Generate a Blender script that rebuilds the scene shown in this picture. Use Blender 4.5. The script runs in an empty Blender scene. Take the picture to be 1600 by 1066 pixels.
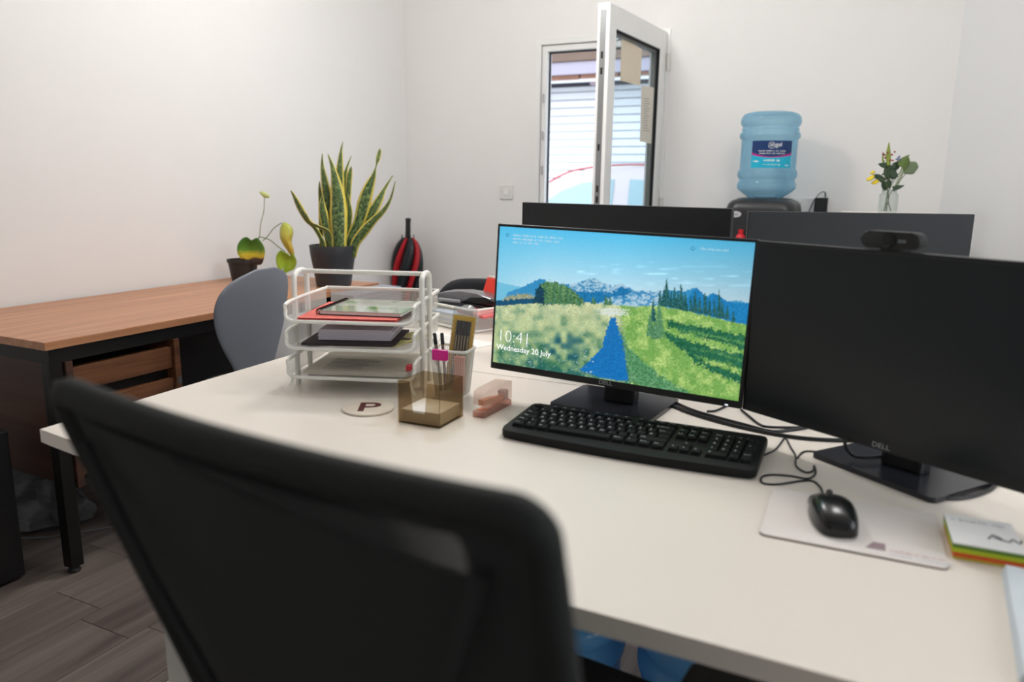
import bpy, bmesh, math, random
import numpy as np
from mathutils import Matrix, Vector, noise
random.seed(7)
PI = math.pi
S = bpy.context.scene
C = S.collection
# ------------------------------------------------------------------ camera
CAMZ = 1.185
F = 1181.13
PIT, ROLL, YAW = [math.radians(a) for a in (11.626, .769, 25.978)]
FW = Vector((-math.sin(YAW)*math.cos(PIT), math.cos(YAW)*math.cos(PIT), -math.sin(PIT)))
RT0 = Vector((math.cos(YAW), math.sin(YAW), 0))
UP0 = RT0.cross(FW)
RT = RT0*math.cos(ROLL)+UP0*math.sin(ROLL)
UP = -RT0*math.sin(ROLL)+UP0*math.cos(ROLL)
CAM = Vector((0, 0, CAMZ))
cd = bpy.data.cameras.new('camera'); co = bpy.data.objects.new('camera', cd); C.objects.link(co)
cd.sensor_width = 36; cd.lens = F/1600*36; cd.clip_start = .02; cd.clip_end = 200
co.matrix_world = Matrix(((RT.x, UP.x, -FW.x, 0), (RT.y, UP.y, -FW.y, 0), (RT.z, UP.z, -FW.z, CAMZ), (0, 0, 0, 1)))
cd.dof.use_dof = True; cd.dof.focus_distance = 2.0; cd.dof.aperture_fstop = 3.0
S.camera = co
# ------------------------------------------------------------------ world, light, exposure
W = bpy.data.worlds.new('overcast_sky'); S.world = W; W.use_nodes = True
wn = W.node_tree.nodes; wl = W.node_tree.links
bg = wn['Background']; tc = wn.new('ShaderNodeTexCoord'); sx = wn.new('ShaderNodeSeparateXYZ'); cr = wn.new('ShaderNodeValToRGB')
wl.new(tc.outputs['Generated'], sx.inputs[0]); wl.new(sx.outputs['Z'], cr.inputs[0]); wl.new(cr.outputs[0], bg.inputs[0])
cr.color_ramp.elements[0].color = (.80, .86, .95, 1); cr.color_ramp.elements[1].color = (.66, .78, .98, 1)
bg.inputs[1].default_value = 3.4
S.view_settings.view_transform = 'Standard'; S.view_settings.look = 'None'
S.view_settings.gamma = 1; S.view_settings.use_curve_mapping = False
S.view_settings.exposure = 0.0
def area(name, loc, sx_, sy_, power, col=(1, .96, .91), rot=(0, 0, 0)):
    l = bpy.data.lights.new(name, 'AREA'); l.shape = 'RECTANGLE'; l.size = sx_; l.size_y = sy_; l.energy = power; l.color = col
    o = bpy.data.objects.new(name, l); o.location = loc; o.rotation_euler = rot; C.objects.link(o); return o
def bulb(name, loc, power, col, rad=.14):
    l = bpy.data.lights.new(name, 'POINT'); l.energy = power; l.color = col; l.shadow_soft_size = rad
    o = bpy.data.objects.new(name, l); o.location = loc; C.objects.link(o); return o
LAMPS = ((-1.42, 2.5), (.0, 2.0))
bulb('drum_bulb', (LAMPS[0][0], LAMPS[0][1], 2.36), 42, (1, .982, .965))
bulb('drum_bulb', (LAMPS[1][0], LAMPS[1][1], 2.36), 30, (1, .975, .95))
area('right_fill', (1.86, .95, 1.55), 1.3, 1.2, 13, (.90, .95, 1), (0, math.radians(90), 0))  # cool fill lamp added at the right, out of view

# ------------------------------------------------------------------ materials
def lin(c):
    c = c/255
    return c/12.92 if c <= .04045 else ((c+.055)/1.055)**2.4
def rgb(c): return (lin(c[0]), lin(c[1]), lin(c[2]), 1)
MATS = {}
def mat(name, col, rough=.5, metal=0, var=.05, scale=30, bump=0, bscale=200, alpha=1, trans=0, ior=1.45, coat=0, spec=.5, stretch=(1, 1, 1)):
    if name in MATS: return MATS[name]
    m = bpy.data.materials.new(name); m.use_nodes = True; MATS[name] = m
    n = m.node_tree.nodes; l = m.node_tree.links; b = n['Principled BSDF']
    b.inputs['Roughness'].default_value = rough; b.inputs['Metallic'].default_value = metal
    b.inputs['Specular IOR Level'].default_value = spec; b.inputs['IOR'].default_value = ior
    b.inputs['Transmission Weight'].default_value = trans; b.inputs['Alpha'].default_value = alpha
    b.inputs['Coat Weight'].default_value = coat
    t = n.new('ShaderNodeTexCoord'); mp = n.new('ShaderNodeMapping'); mp.inputs['Scale'].default_value = stretch
    l.new(t.outputs['Object'], mp.inputs[0])
    nz = n.new('ShaderNodeTexNoise'); nz.inputs['Scale'].default_value = scale; nz.inputs['Detail'].default_value = 4
    l.new(mp.outputs[0], nz.inputs['Vector'])
    c = rgb(col)
    mx = n.new('ShaderNodeMix'); mx.data_type = 'RGBA'
    mx.inputs[6].default_value = tuple(v*(1-var) for v in c[:3])+(1,); mx.inputs[7].default_value = tuple(min(1, v*(1+var)) for v in c[:3])+(1,)
    l.new(nz.outputs[0], mx.inputs[0]); l.new(mx.outputs[2], b.inputs['Base Color'])
    if bump:
        n2 = n.new('ShaderNodeTexNoise'); n2.inputs['Scale'].default_value = bscale; l.new(mp.outputs[0], n2.inputs['Vector'])
        bp = n.new('ShaderNodeBump'); bp.inputs['Strength'].default_value = bump; bp.inputs['Distance'].default_value = .002
        l.new(n2.outputs[0], bp.inputs['Height']); l.new(bp.outputs[0], b.inputs['Normal'])
    return m
def glassy(name, tint, amount=.8, rough=.05, body=None, edge=None):
    """clear thin plastic or glass: tinted transparency with a glossy coat"""
    if name in MATS: return MATS[name]
    m = bpy.data.materials.new(name); m.use_nodes = True; MATS[name] = m
    n = m.node_tree.nodes; l = m.node_tree.links; b = n['Principled BSDF']; out = n['Material Output']
    b.inputs['Base Color'].default_value = rgb(body or tint); b.inputs['Roughness'].default_value = rough
    tr = n.new('ShaderNodeBsdfTransparent'); tr.inputs[0].default_value = rgb(tint)
    mx = n.new('ShaderNodeMixShader'); mx.inputs[0].default_value = amount
    if edge is not None:
        lw = n.new('ShaderNodeLayerWeight'); lw.inputs[0].default_value = .35; mr = n.new('ShaderNodeMapRange'); mr.inputs[3].default_value = amount; mr.inputs[4].default_value = edge
        l.new(lw.outputs['Facing'], mr.inputs[0]); l.new(mr.outputs[0], mx.inputs[0])
    l.new(b.outputs[0], mx.inputs[1]); l.new(tr.outputs[0], mx.inputs[2]); l.new(mx.outputs[0], out.inputs[0])
    return m
def emis(name, col, s=1):
    if name in MATS: return MATS[name]
    m = bpy.data.materials.new(name); m.use_nodes = True; MATS[name] = m
    b = m.node_tree.nodes['Principled BSDF']; b.inputs['Base Color'].default_value = (0, 0, 0, 1)
    b.inputs['Emission Color'].default_value = rgb(col); b.inputs['Emission Strength'].default_value = s; return m
def wood(name, c1, c2, c3, axis=0, scale=1.0, rough=.45, rnd=.0, bump=.15, fine=60):
    if name in MATS: return MATS[name]
    m = bpy.data.materials.new(name); m.use_nodes = True; MATS[name] = m
    n = m.node_tree.nodes; l = m.node_tree.links; b = n['Principled BSDF']; b.inputs['Roughness'].default_value = rough
    t = n.new('ShaderNodeTexCoord'); mp = n.new('ShaderNodeMapping')
    s = [fine*.45*scale]*3; s[axis] = 1.2*scale; mp.inputs['Scale'].default_value = s
    oi = n.new('ShaderNodeObjectInfo'); ad = n.new('ShaderNodeVectorMath'); ad.operation = 'ADD'
    sc = n.new('ShaderNodeVectorMath'); sc.operation = 'SCALE'; sc.inputs['Scale'].default_value = 37
    cb = n.new('ShaderNodeCombineXYZ')
    for i in range(3): l.new(oi.outputs['Random'], cb.inputs[i])
    l.new(cb.outputs[0], sc.inputs[0]); l.new(t.outputs['Object'], ad.inputs[0]); l.new(sc.outputs[0], ad.inputs[1]); l.new(ad.outputs[0], mp.inputs[0])
    nz = n.new('ShaderNodeTexNoise'); nz.inputs['Scale'].default_value = 1.0; nz.inputs['Detail'].default_value = 6; nz.inputs['Roughness'].default_value = .65
    nz.inputs['Distortion'].default_value = .4
    l.new(mp.outputs[0], nz.inputs['Vector'])
    r = n.new('ShaderNodeValToRGB'); r.color_ramp.elements[0].position = .3; r.color_ramp.elements[0].color = rgb(c1)
    r.color_ramp.elements[1].position = .72; r.color_ramp.elements[1].color = rgb(c3)
    e = r.color_ramp.elements.new(.5); e.color = rgb(c2)
    l.new(nz.outputs[0], r.inputs[0])
    hs = n.new('ShaderNodeHueSaturation'); mr = n.new('ShaderNodeMapRange'); mr.inputs[3].default_value = 1-rnd; mr.inputs[4].default_value = 1+rnd
    l.new(oi.outputs['Random'], mr.inputs[0]); l.new(mr.outputs[0], hs.inputs['Value']); l.new(r.outputs[0], hs.inputs['Color'])
    l.new(hs.outputs[0], b.inputs['Base Color'])
    bp = n.new('ShaderNodeBump'); bp.inputs['Strength'].default_value = bump; bp.inputs['Distance'].default_value = .001
    l.new(nz.outputs[0], bp.inputs['Height']); l.new(bp.outputs[0], b.inputs['Normal'])
    return m
def vcol(name, strength=None, rough=.5):
    """colours stored per corner in the attribute Col"""
    if name in MATS: return MATS[name]
    m = bpy.data.materials.new(name); m.use_nodes = True; MATS[name] = m
    n = m.node_tree.nodes; l = m.node_tree.links; b = n['Principled BSDF']; b.inputs['Roughness'].default_value = rough
    a = n.new('ShaderNodeAttribute'); a.attribute_name = 'Col'
    if strength:
        b.inputs['Base Color'].default_value = (.01, .01, .01, 1); l.new(a.outputs['Color'], b.inputs['Emission Color']); b.inputs['Emission Strength'].default_value = strength
        b.inputs['Specular IOR Level'].default_value = .2
    else: l.new(a.outputs['Color'], b.inputs['Base Color'])
    return m

# ------------------------------------------------------------------ mesh builder
class MB:
    def __init__(s): s.bm = bmesh.new()
    def _t(s, vs, M):
        if M is not None: bmesh.ops.transform(s.bm, matrix=M, verts=vs)
    def box(s, a, b, bev=0, M=None, seg=2):
        x0, y0, z0 = a; x1, y1, z1 = b
        vs = [s.bm.verts.new(p) for p in ((x0, y0, z0), (x1, y0, z0), (x1, y1, z0), (x0, y1, z0), (x0, y0, z1), (x1, y0, z1), (x1, y1, z1), (x0, y1, z1))]
        fs = [s.bm.faces.new([vs[i] for i in q]) for q in ((3, 2, 1, 0), (4, 5, 6, 7), (0, 1, 5, 4), (1, 2, 6, 5), (2, 3, 7, 6), (3, 0, 4, 7))]
        if bev:
            es = list({e for f in fs for e in f.edges})
            r = bmesh.ops.bevel(s.bm, geom=es, offset=bev, segments=seg, profile=.5, affect='EDGES')
            vs = list({v for f in r['faces'] for v in f.verts} | {v for v in vs if v.is_valid})
        s._t(vs, M); return s
    def prism(s, poly, z0, z1, M=None, bev=0):
        n = len(poly)
        a = [s.bm.verts.new((p[0], p[1], z0)) for p in poly]; b = [s.bm.verts.new((p[0], p[1], z1)) for p in poly]
        f1 = s.bm.faces.new(a[::-1]); f2 = s.bm.faces.new(b)
        for i in range(n): s.bm.faces.new((a[i], a[(i+1) % n], b[(i+1) % n], b[i]))
        vs = a+b
        if bev:
            r = bmesh.ops.bevel(s.bm, geom=list(f1.edges)+list(f2.edges), offset=bev, segments=2, profile=.5, affect='EDGES')
            vs = list({v for f in r['faces'] for v in f.verts} | {v for v in vs if v.is_valid})
        s._t(vs, M); return s
    def tube(s, pts, r, n=8, closed=False, M=None, caps=True):
        pts = [Vector(p) for p in pts]; k = len(pts); rr = r if isinstance(r, (list, tuple)) else [r]*k
        rings = []; nrm = None; allv = []
        for i, p in enumerate(pts):
            a = pts[(i-1) % k] if (closed or i > 0) else p; b = pts[(i+1) % k] if (closed or i < k-1) else p
            t = (b-a).normalized()
            if nrm is None: nrm = t.orthogonal().normalized()
            nrm = (nrm-t*nrm.dot(t)); nrm = nrm.normalized() if nrm.length > 1e-6 else t.orthogonal().normalized()
            bn = t.cross(nrm)
            ring = [s.bm.verts.new(p+(nrm*math.cos(2*PI*j/n)+bn*math.sin(2*PI*j/n))*rr[i]) for j in range(n)]
            rings.append(ring); allv += ring
        for i in range(k if closed else k-1):
            A, B = rings[i], rings[(i+1) % k]
            off = 0
            if closed and i == k-1:
                off = min(range(n), key=lambda o: (A[0].co-B[o].co).length)
            for j in range(n): s.bm.faces.new((A[j], A[(j+1) % n], B[(j+1+off) % n], B[(j+off) % n]))
        if not closed and caps: s.bm.faces.new(rings[0][::-1]); s.bm.faces.new(rings[-1])
        s._t(allv, M); return s
    def lathe(s, prof, n=32, c=(0, 0, 0), M=None):
        rings = []; allv = []
        for r, z in prof:
            if r < 1e-6: ring = [s.bm.verts.new((c[0], c[1], c[2]+z))]
            else: ring = [s.bm.verts.new((c[0]+r*math.cos(2*PI*j/n), c[1]+r*math.sin(2*PI*j/n), c[2]+z)) for j in range(n)]
            rings.append(ring); allv += ring
        for A, B in zip(rings, rings[1:]):
            for j in range(n):
                a0, a1 = A[j % len(A)], A[(j+1) % len(A)]; b0, b1 = B[j % len(B)], B[(j+1) % len(B)]
                f = [a0, a1, b1, b0] if len(A) > 1 and len(B) > 1 else ([a0, b1, b0] if len(A) == 1 else [a0, a1, b0])
                if len(A) == 1 and len(B) == 1: continue
                s.bm.faces.new(f)
        s._t(allv, M); return s
    def quad(s, p):
        s.bm.faces.new([s.bm.verts.new(q) for q in p]); return s
    def grid(s, P):
        """P[i][j] points"""
        V = [[s.bm.verts.new(p) for p in row] for row in P]
        for i in range(len(V)-1):
            for j in range(len(V[0])-1): s.bm.faces.new((V[i][j], V[i][j+1], V[i+1][j+1], V[i+1][j]))
        return s
    def build(s, name, m, parent=None, smooth=False, M=None, solid=0, subs=0):
        if M is not None: bmesh.ops.transform(s.bm, matrix=M, verts=s.bm.verts)
        bmesh.ops.recalc_face_normals(s.bm, faces=s.bm.faces)
        me = bpy.data.meshes.new(name); s.bm.to_mesh(me); s.bm.free()
        if smooth:
            me.polygons.foreach_set('use_smooth', [True]*len(me.polygons))
            if smooth != 'full': me.set_sharp_from_angle(angle=math.radians(40))
        me.materials.append(m)
        o = bpy.data.objects.new(name, me); C.objects.link(o)
        if parent: o.parent = parent
        if solid:
            md = o.modifiers.new('solidify', 'SOLIDIFY'); md.thickness = solid; md.offset = 0
        if subs:
            md = o.modifiers.new('subdivision', 'SUBSURF'); md.levels = subs; md.render_levels = subs
        return o
def tag(o, label=None, cat=None, group=None, kind=None):
    if label: o['label'] = label
    if cat: o['category'] = cat
    if group: o['group'] = group
    if kind: o['kind'] = kind
    return o
def thing(name, label, cat, loc=(0, 0, 0), rz=0, group=None):
    o = bpy.data.objects.new(name, None); C.objects.link(o); o.empty_display_size = .05
    o.location = loc; o.rotation_euler = (0, 0, rz); return tag(o, label, cat, group)
def struct(o): o['kind'] = 'structure'; return o
def rrect(x0, y0, x1, y1, r, n=5):
    P = []
    for cx, cy, a in ((x1-r, y1-r, 0), (x0+r, y1-r, 90), (x0+r, y0+r, 180), (x1-r, y0+r, 270)):
        for i in range(n+1):
            t = math.radians(a+90*i/n); P.append((cx+r*math.cos(t), cy+r*math.sin(t)))
    return P
def T(x, y, z): return Matrix.Translation((x, y, z))
def R(a, ax='Z'): return Matrix.Rotation(math.radians(a), 4, ax)
def smoothp(pts, n=8, closed=False):
    pts = [Vector(p) for p in pts]; out = []; k = len(pts)
    for i in range(k if closed else k-1):
        p1, p2 = pts[i], pts[(i+1) % k]
        p0 = pts[i-1] if (closed or i > 0) else p1; p3 = pts[(i+2) % k] if (closed or i < k-2) else p2
        for j in range(n):
            t = j/n; out.append(.5*((2*p1)+(-p0+p2)*t+(2*p0-5*p1+4*p2-p3)*t*t+(-p0+3*p1-3*p2+p3)*t**3))
    if not closed: out.append(pts[-1])
    return out
def unread(body, size, align='LEFT'):
    """lettering too small to read in the photograph: one short stroke per letter"""
    bm = bmesh.new(); x = 0; rr = random.Random(len(body)); w_ = size*.5; tot = len(body)*w_; x = -tot/2 if align == 'CENTER' else 0
    for ch in body:
        if ch != ' ':
            h = size*(.48 if rr.random() < .7 else .7); t_ = size*.11
            for a, b, c_, d_ in ((x, 0, x+t_, h), (x+w_*.6, 0, x+w_*.6+t_, size*.45), (x, size*rr.choice((.0, .2, .38)), x+w_*.7, size*rr.choice((.0, .2, .38))+t_*.8)):
                if d_ > b: bm.faces.new([bm.verts.new(p) for p in ((a, b, 0), (c_, b, 0), (c_, d_, 0), (a, d_, 0))])
        x += w_
    me = bpy.data.meshes.new('unread'); bm.to_mesh(me); bm.free(); return me
def text(body, size, M, m, parent, name='lettering', align='LEFT', ext=.0002, bold=0, sx=1):
    if '-' in body and not body.strip('- '):
        me = unread(body, size, align); me.transform(M); me.name = name; me.materials.append(m)
        r = bpy.data.objects.new(name, me); C.objects.link(r); r.parent = parent; return r
    cu = bpy.data.curves.new('t', 'FONT'); cu.body = body; cu.size = size; cu.align_x = align; cu.extrude = ext; cu.offset = bold; cu.resolution_u = 3
    o = bpy.data.objects.new('t', cu); C.objects.link(o)
    dg = bpy.context.evaluated_depsgraph_get(); me = bpy.data.meshes.new_from_object(o.evaluated_get(dg))
    bpy.data.objects.remove(o)
    me.transform(M @ Matrix.Diagonal((sx, 1, 1, 1))); me.name = name; me.materials.clear(); me.materials.append(m)
    r = bpy.data.objects.new(name, me); C.objects.link(r); r.parent = parent; return r
def merge_text(items, m, parent, name):
    """items: (body, size, matrix, align) -> one mesh"""
    bm = bmesh.new()
    for body, size, M, al in items:
        cu = bpy.data.curves.new('t', 'FONT'); cu.body = body; cu.size = size; cu.align_x = al; cu.align_y = 'CENTER'; cu.resolution_u = 1
        o = bpy.data.objects.new('t', cu); C.objects.link(o)
        dg = bpy.context.evaluated_depsgraph_get(); me = bpy.data.meshes.new_from_object(o.evaluated_get(dg)); bpy.data.objects.remove(o)
        me.transform(M); bm.from_mesh(me); bpy.data.meshes.remove(me)
    me = bpy.data.meshes.new(name); bm.to_mesh(me); bm.free(); me.materials.append(m)
    r = bpy.data.objects.new(name, me); C.objects.link(r); r.parent = parent; return r
def ray(x, y): return FW+RT*((x-800)/F)-UP*((y-533)/F)
def at(x, y, z=None, Y=None, X=None):
    d = ray(x, y)
    t = (z-CAMZ)/d.z if z is not None else (Y/d.y if Y is not None else X/d.x)
    return CAM+d*t
def onplane(x, y, P, N):
    d = ray(x, y); return CAM+d*(((Vector(P)-CAM).dot(N))/d.dot(N))
HV = Vector((FW.x, FW.y, 0)).normalized()      # horizontal view direction

# shared materials
M_wall = mat('wall_paint', (236, 234, 232), .75, var=.012, scale=6, bump=.06, bscale=120)
M_ceil = mat('ceiling_paint', (240, 239, 236), .8, var=.01)
M_white = mat('white_laminate', (235, 227, 216), .38, var=.01, scale=4, bump=.03, bscale=500)
M_whitemetal = mat('white_powder_coat', (244, 243, 236), .35, var=.02)
M_upvc = mat('white_upvc', (236, 236, 234), .3, var=.01)
M_black = mat('black_plastic', (30, 32, 34), .42, var=.06)
M_blackg = mat('glossy_black_plastic', (22, 24, 26), .18, var=.05)
M_matte = mat('matte_black_plastic', (34, 35, 35), .6, var=.06, bump=.1, bscale=900)
M_steel = mat('brushed_steel', (170, 172, 172), .3, metal=1, var=.06)
M_darksteel = mat('black_steel', (30, 29, 28), .45, metal=.3, var=.08)
M_paper = mat('white_paper', (238, 236, 232), .8, var=.015)
M_ink = mat('dark_ink', (60, 55, 80), .8)
M_wht = mat('white_print', (240, 242, 244), .6)
M_chrome = mat('chrome', (210, 210, 212), .12, metal=1)

# ------------------------------------------------------------------ room shell
XL, YB, ZC = -2.84, 4.22, 2.7
m_floor = wood('grey_oak_laminate', (84, 74, 70), (118, 107, 101), (140, 130, 123), axis=1, scale=.8, rough=.5, rnd=.1, fine=42)
fl = struct(MB().box((XL, -1.6, -.06), (2.0, YB, -.006)).build('floor', mat('floor_underlay', (52, 46, 43), .8)))
me = None
PW = .195
for i in range(26):
    x0 = -2.077+PW*(i-4)
    off = [0, .45, .8, .2, .62, .95][i % 6]
    y = 1.2345-1.2*3+off*1.2 if i != 4 else 1.2345-1.2*3
    while y < YB:
        ya, yb_ = max(y, -1.6), min(y+1.2, YB); xa, xb = max(x0, XL), min(x0+PW, 2.0)
        if yb_-ya > .02 and xb-xa > .02:
            if abs(yb_-ya-1.2) < 1e-6 and abs(xb-xa-PW) < 1e-6:
                if me is None:
                    o = MB().box((.0008, .0008, -.006), (PW-.0008, 1.1992, 0), .0008, seg=1).build('plank', m_floor, fl); me = o.data
                else:
                    o = bpy.data.objects.new('plank', me); C.objects.link(o); o.parent = fl
                o.location = (xa, ya, 0)
            else:
                o = MB().box((.0008, .0008, -.006), (xb-xa-.0008, yb_-ya-.0008, 0)).build('plank', m_floor, fl); o.location = (xa, ya, 0)
        y += 1.2
WX0, WX1, WZ0, WZ1 = -1.885, -1.175, .96, 1.975      # opening
struct(MB().box((XL-.12, -1.72, -.06), (XL, YB+.12, ZC)).build('wall_left', M_wall))
w = MB()
w.box((XL, YB, -.06), (WX0, YB+.12, ZC)); w.box((WX1, YB, -.06), (.4, YB+.12, ZC))
w.box((WX0, YB, -.06), (WX1, YB+.12, WZ0)); w.box((WX0, YB, WZ1), (WX1, YB+.12, ZC))
struct(w.build('wall_back', M_wall))
wr = MB().prism([(.222, YB), (1.9, 2.5), (1.9, -1.6), (2.05, -1.6), (2.05, 2.62), (.32, 4.34)], -.06, ZC)
struct(wr.build('wall_right', mat('right_wall_paint', (230, 231, 231), .75, var=.012, scale=6)))
struct(MB().box((XL, -1.72, -.06), (2.05, -1.6, ZC)).build('wall_front', M_wall))
struct(MB().box((XL-.12, -1.72, ZC), (2.05, YB+.12, ZC+.12)).build('ceiling', M_ceil))
struct(MB().box((XL, -1.59, 0), (XL+.014, YB-.015, .1), .004).build('baseboard_left', M_upvc))
struct(MB().box((XL+.015, YB-.014, 0), (.2, YB, .1), .004).build('baseboard_back', M_upvc))
for k, (lx, ly) in enumerate(LAMPS):
    t = thing('ceiling_lamp', 'round white drum ceiling lamp above the %s' % ('walnut desk side of the room' if k == 0 else 'paired white desks'), 'lamp', (lx, ly, 2.7))
    MB().lathe([(0, -.02), (.2, -.02), (.21, -.025), (.21, -.07), (.205, -.07), (.205, -.03)], 40).build('housing', M_upvc, t, smooth=True)
    MB().lathe([(0, -.085), (.12, -.083), (.2, -.07), (.2, -.06), (0, -.06)], 40).build('diffuser', emis('lamp_diffuser', (255, 246, 235), 2.5), t, smooth=True)
w2 = thing('fill_window', None, None, (1.9, .95, .95)); struct(w2)  # invented window out of view, gives the added side fill a source
mb = MB()
for a, b in (((-.04, -.7, 0), (-.002, -.64, 1.3)), ((-.04, .64, 0), (-.002, .7, 1.3)), ((-.04, -.64, 0), (-.002, .64, .06)), ((-.04, -.64, 1.24), (-.002, .64, 1.3)), ((-.04, -.02, .06), (-.002, .02, 1.24))): mb.box(a, b, .003)
mb.build('window_frame', M_upvc, w2)
MB().box((-.012, -.64, .06), (-.006, .64, 1.24)).build('pane', emis('fill_pane_glow', (225, 235, 250), 1.6), w2)  # glowing pane added to go with the fill lamp

# ------------------------------------------------------------------ window
win = thing('window_1', None, None, (-1.53, YB, WZ0)); struct(win)
Mi = T(1.53, -YB, -WZ0)
def ring(mb, x0, z0, x1, z1, wd, y0, y1, bev=.002):
    mb.box((x0, y0, z0), (x0+wd, y1, z1), bev); mb.box((x1-wd, y0, z0), (x1, y1, z1), bev)
    mb.box((x0+wd, y0, z0), (x1-wd, y1, z0+wd), bev); mb.box((x0+wd, y0, z1-wd), (x1-wd, y1, z1), bev)
mb = MB(); ring(mb, -1.925, .92, -1.135, 2.015, .035, YB-.012, YB-.0005); mb.build('architrave', M_upvc, win, M=Mi)
mb = MB(); ring(mb, -1.89, .955, -1.17, 1.98, .036, YB, YB+.07); mb.build('window_frame', M_upvc, win, M=Mi)
mb = MB(); ring(mb, -1.854, .991, -1.206, 1.944, .007, YB+.03, YB+.045, 0); mb.build('gasket', mat('rubber_gasket', (28, 30, 34), .7), win, M=Mi)
for z in (1.25, 1.45, 1.66): MB().box((-1.872, YB-.016, z), (-1.862, YB-.012, z+.05), .001).build('striker_plate', M_steel, win, M=Mi)
MB().box((-1.95, YB-.05, .885), (-1.11, YB, .918), .004).build('window_sill', M_upvc, win, M=Mi)
# open sash: local x along sash from hinge to free edge, y = room face side, z up
hp = Vector((-1.152, YB-.015, 0)); fe = Vector((-1.212, 3.452, 0)); sd = (fe-hp).normalized(); sn = Vector((-sd.y, sd.x, 0))   # sn points to +X side
SW = (fe-hp).length; TH = .062
Ms = Matrix(((sd.x, sn.x, 0, hp.x), (sd.y, sn.y, 0, hp.y), (0, 0, 1, 0), (0, 0, 0, 1)))
Msl = Mi @ Ms
SZ0, SZ1, ST = .97, 2.0, .082
mb = MB()
mb.box((0, -TH, SZ0), (ST, 0, SZ1), .004); mb.box((SW-ST, -TH, SZ0), (SW, 0, SZ1), .004)
mb.box((ST, -TH, SZ0), (SW-ST, 0, SZ0+ST), .003); mb.box((ST, -TH, SZ1-ST-.02), (SW-ST, 0, SZ1), .003)
sash = mb.build('sash', M_upvc, win, M=Msl)
mb = MB(); ring(mb, ST, SZ0+ST, SW-ST, SZ1-ST-.02, .006, -.03, -.006, 0); mb.build('glazing_gasket', MATS['rubber_gasket'], sash, M=Msl)
mb = MB(); ring(mb, ST+.006, SZ0+ST+.006, SW-ST-.006, SZ1-ST-.026, .012, -.045, -.02, 0); mb.build('spacer_bar', mat('grey_spacer', (120, 122, 120), .5, metal=.4), sash, M=Msl)
MB().box((ST, -.036, SZ0+ST), (SW-ST, -.032, SZ1-ST)).build('pane', glassy('window_glass', (238, 244, 246), .93, .02), sash, M=Msl)
mb = MB(); mb.box((SW, -.046, SZ0+.03), (SW+.003, -.018, SZ1-.03), .001); mb.build('lock_strip', mat('galvanised_strip', (158, 160, 160), .35, metal=.8), sash, M=Msl)
mb = MB()
for z in (1.76, 1.69, 1.35, 1.16, 1.11): mb.box((SW+.003, -.037, z), (SW+.006, -.027, z+.03), .001)
mb.build('lock_bolt', M_darksteel, sash, M=Msl)
mb = MB(); mb.tube([(-.004, .012, 1.80), (-.004, .012, 1.89)], .011, 12); mb.tube([(-.004, .012, 1.04), (-.004, .012, 1.13)], .011, 12)
mb.build('hinge_cover', mat('hinge_white', (214, 213, 208), .35), sash, M=Msl, smooth=True)
# notices stuck to the sash glass
def notice(px, label, off, m):
    P = [onplane(x, y, hp+sn*off, sn) for x, y in px]
    c = sum(P, Vector())/4
    o = MB().prism([(0, 0), (1, 0), (1, 1), (0, 1)], 0, 1)
    bm = o.bm; bm.clear()
    vs = [bm.verts.new(p-c) for p in P]+[bm.verts.new(p-c+sn*.0008) for p in P]
    for q in ((0, 1, 2, 3), (7, 6, 5, 4), (0, 4, 5, 1), (1, 5, 6, 2), (2, 6, 7, 3), (3, 7, 4, 0)): bm.faces.new([vs[i] for i in q])
    ob = o.build('paper_notice', m); ob.location = c; return tag(ob, label, 'paper')
m_note = mat('cream_notice_paper', (226, 214, 192), .8, var=.03)
notice(((971, 55), (1003, 77), (1000, 134), (969, 126)), 'plain cream paper sheet stuck high on the open window glass', -.03, m_note)
nt = notice(((1002.5, 133), (1022, 137), (1019, 225), (999.5, 221)), 'narrow printed paper strip stuck on the open window glass below the cream sheet', -.022, mat('printed_notice_paper', (222, 216, 204), .8, var=.03))
mb = MB(); d1 = (onplane(1022, 137, hp, sn)-onplane(1002.5, 133, hp, sn)); d2 = (onplane(999.5, 221, hp, sn)-onplane(1002.5, 133, hp, sn)); o0 = onplane(1002.5, 133, hp-sn*.022, sn)+sn*.0012
for i in range(14):
    v = .22+i*.045; a = o0+d1*.2+d2*v; b = o0+d1*(.55+.25*random.random())+d2*v
    mb.quad([a, b, b+Vector((0, 0, -.003)), a+Vector((0, 0, -.003))])
q = mb.build('print_line', mat('faint_print', (150, 145, 135), .8), nt, M=Matrix.Translation(-nt.location))

# ------------------------------------------------------------------ outdoors
struct(MB().box((-14, YB+.13, -.2), (8, 20, -.05)).build('ground_outside', mat('asphalt', (120, 120, 120), .9, var=.15, scale=20)))
hb = thing('timber_clad_building', 'white clapboard building seen through the window behind the car', 'building', (-3.5, 9.5, -.05))
Mh = T(3.5, -9.5, .05)
m_clad = mat('white_clapboard', (246, 248, 250), .6, var=.02, scale=8)
MB().box((-9, 9.54, -.05), (3, 12, 3.0)).build('wall', mat('gap_shadow_backing', (70, 84, 92), .8), hb, M=Mh)  # dark backing in the gaps stands for shadow lines under the boards
pk = None
for i in range(25):
    z = .02+i*.0985
    if pk is None:
        mb = MB(); mb.box((-5.5, -.012, .0), (6.5, .004, .087))
        o = mb.build('plank', m_clad, hb); pk = o.data
    else: o = bpy.data.objects.new('plank', pk); C.objects.link(o); o.parent = hb
    o.location = (0, .03, z+.05)
MB().box((-9, 8.9, 2.66), (3, 8.98, 2.86), .004).build('fascia_board', mat('brown_fascia', (120, 100, 86), .8, var=.08, scale=5), hb, M=Mh)
MB().box((-9, 8.93, 2.51), (3, 8.99, 2.655), .004).build('gutter_board', mat('pale_fascia', (168, 160, 170), .7), hb, M=Mh)
mb = MB()
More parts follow.
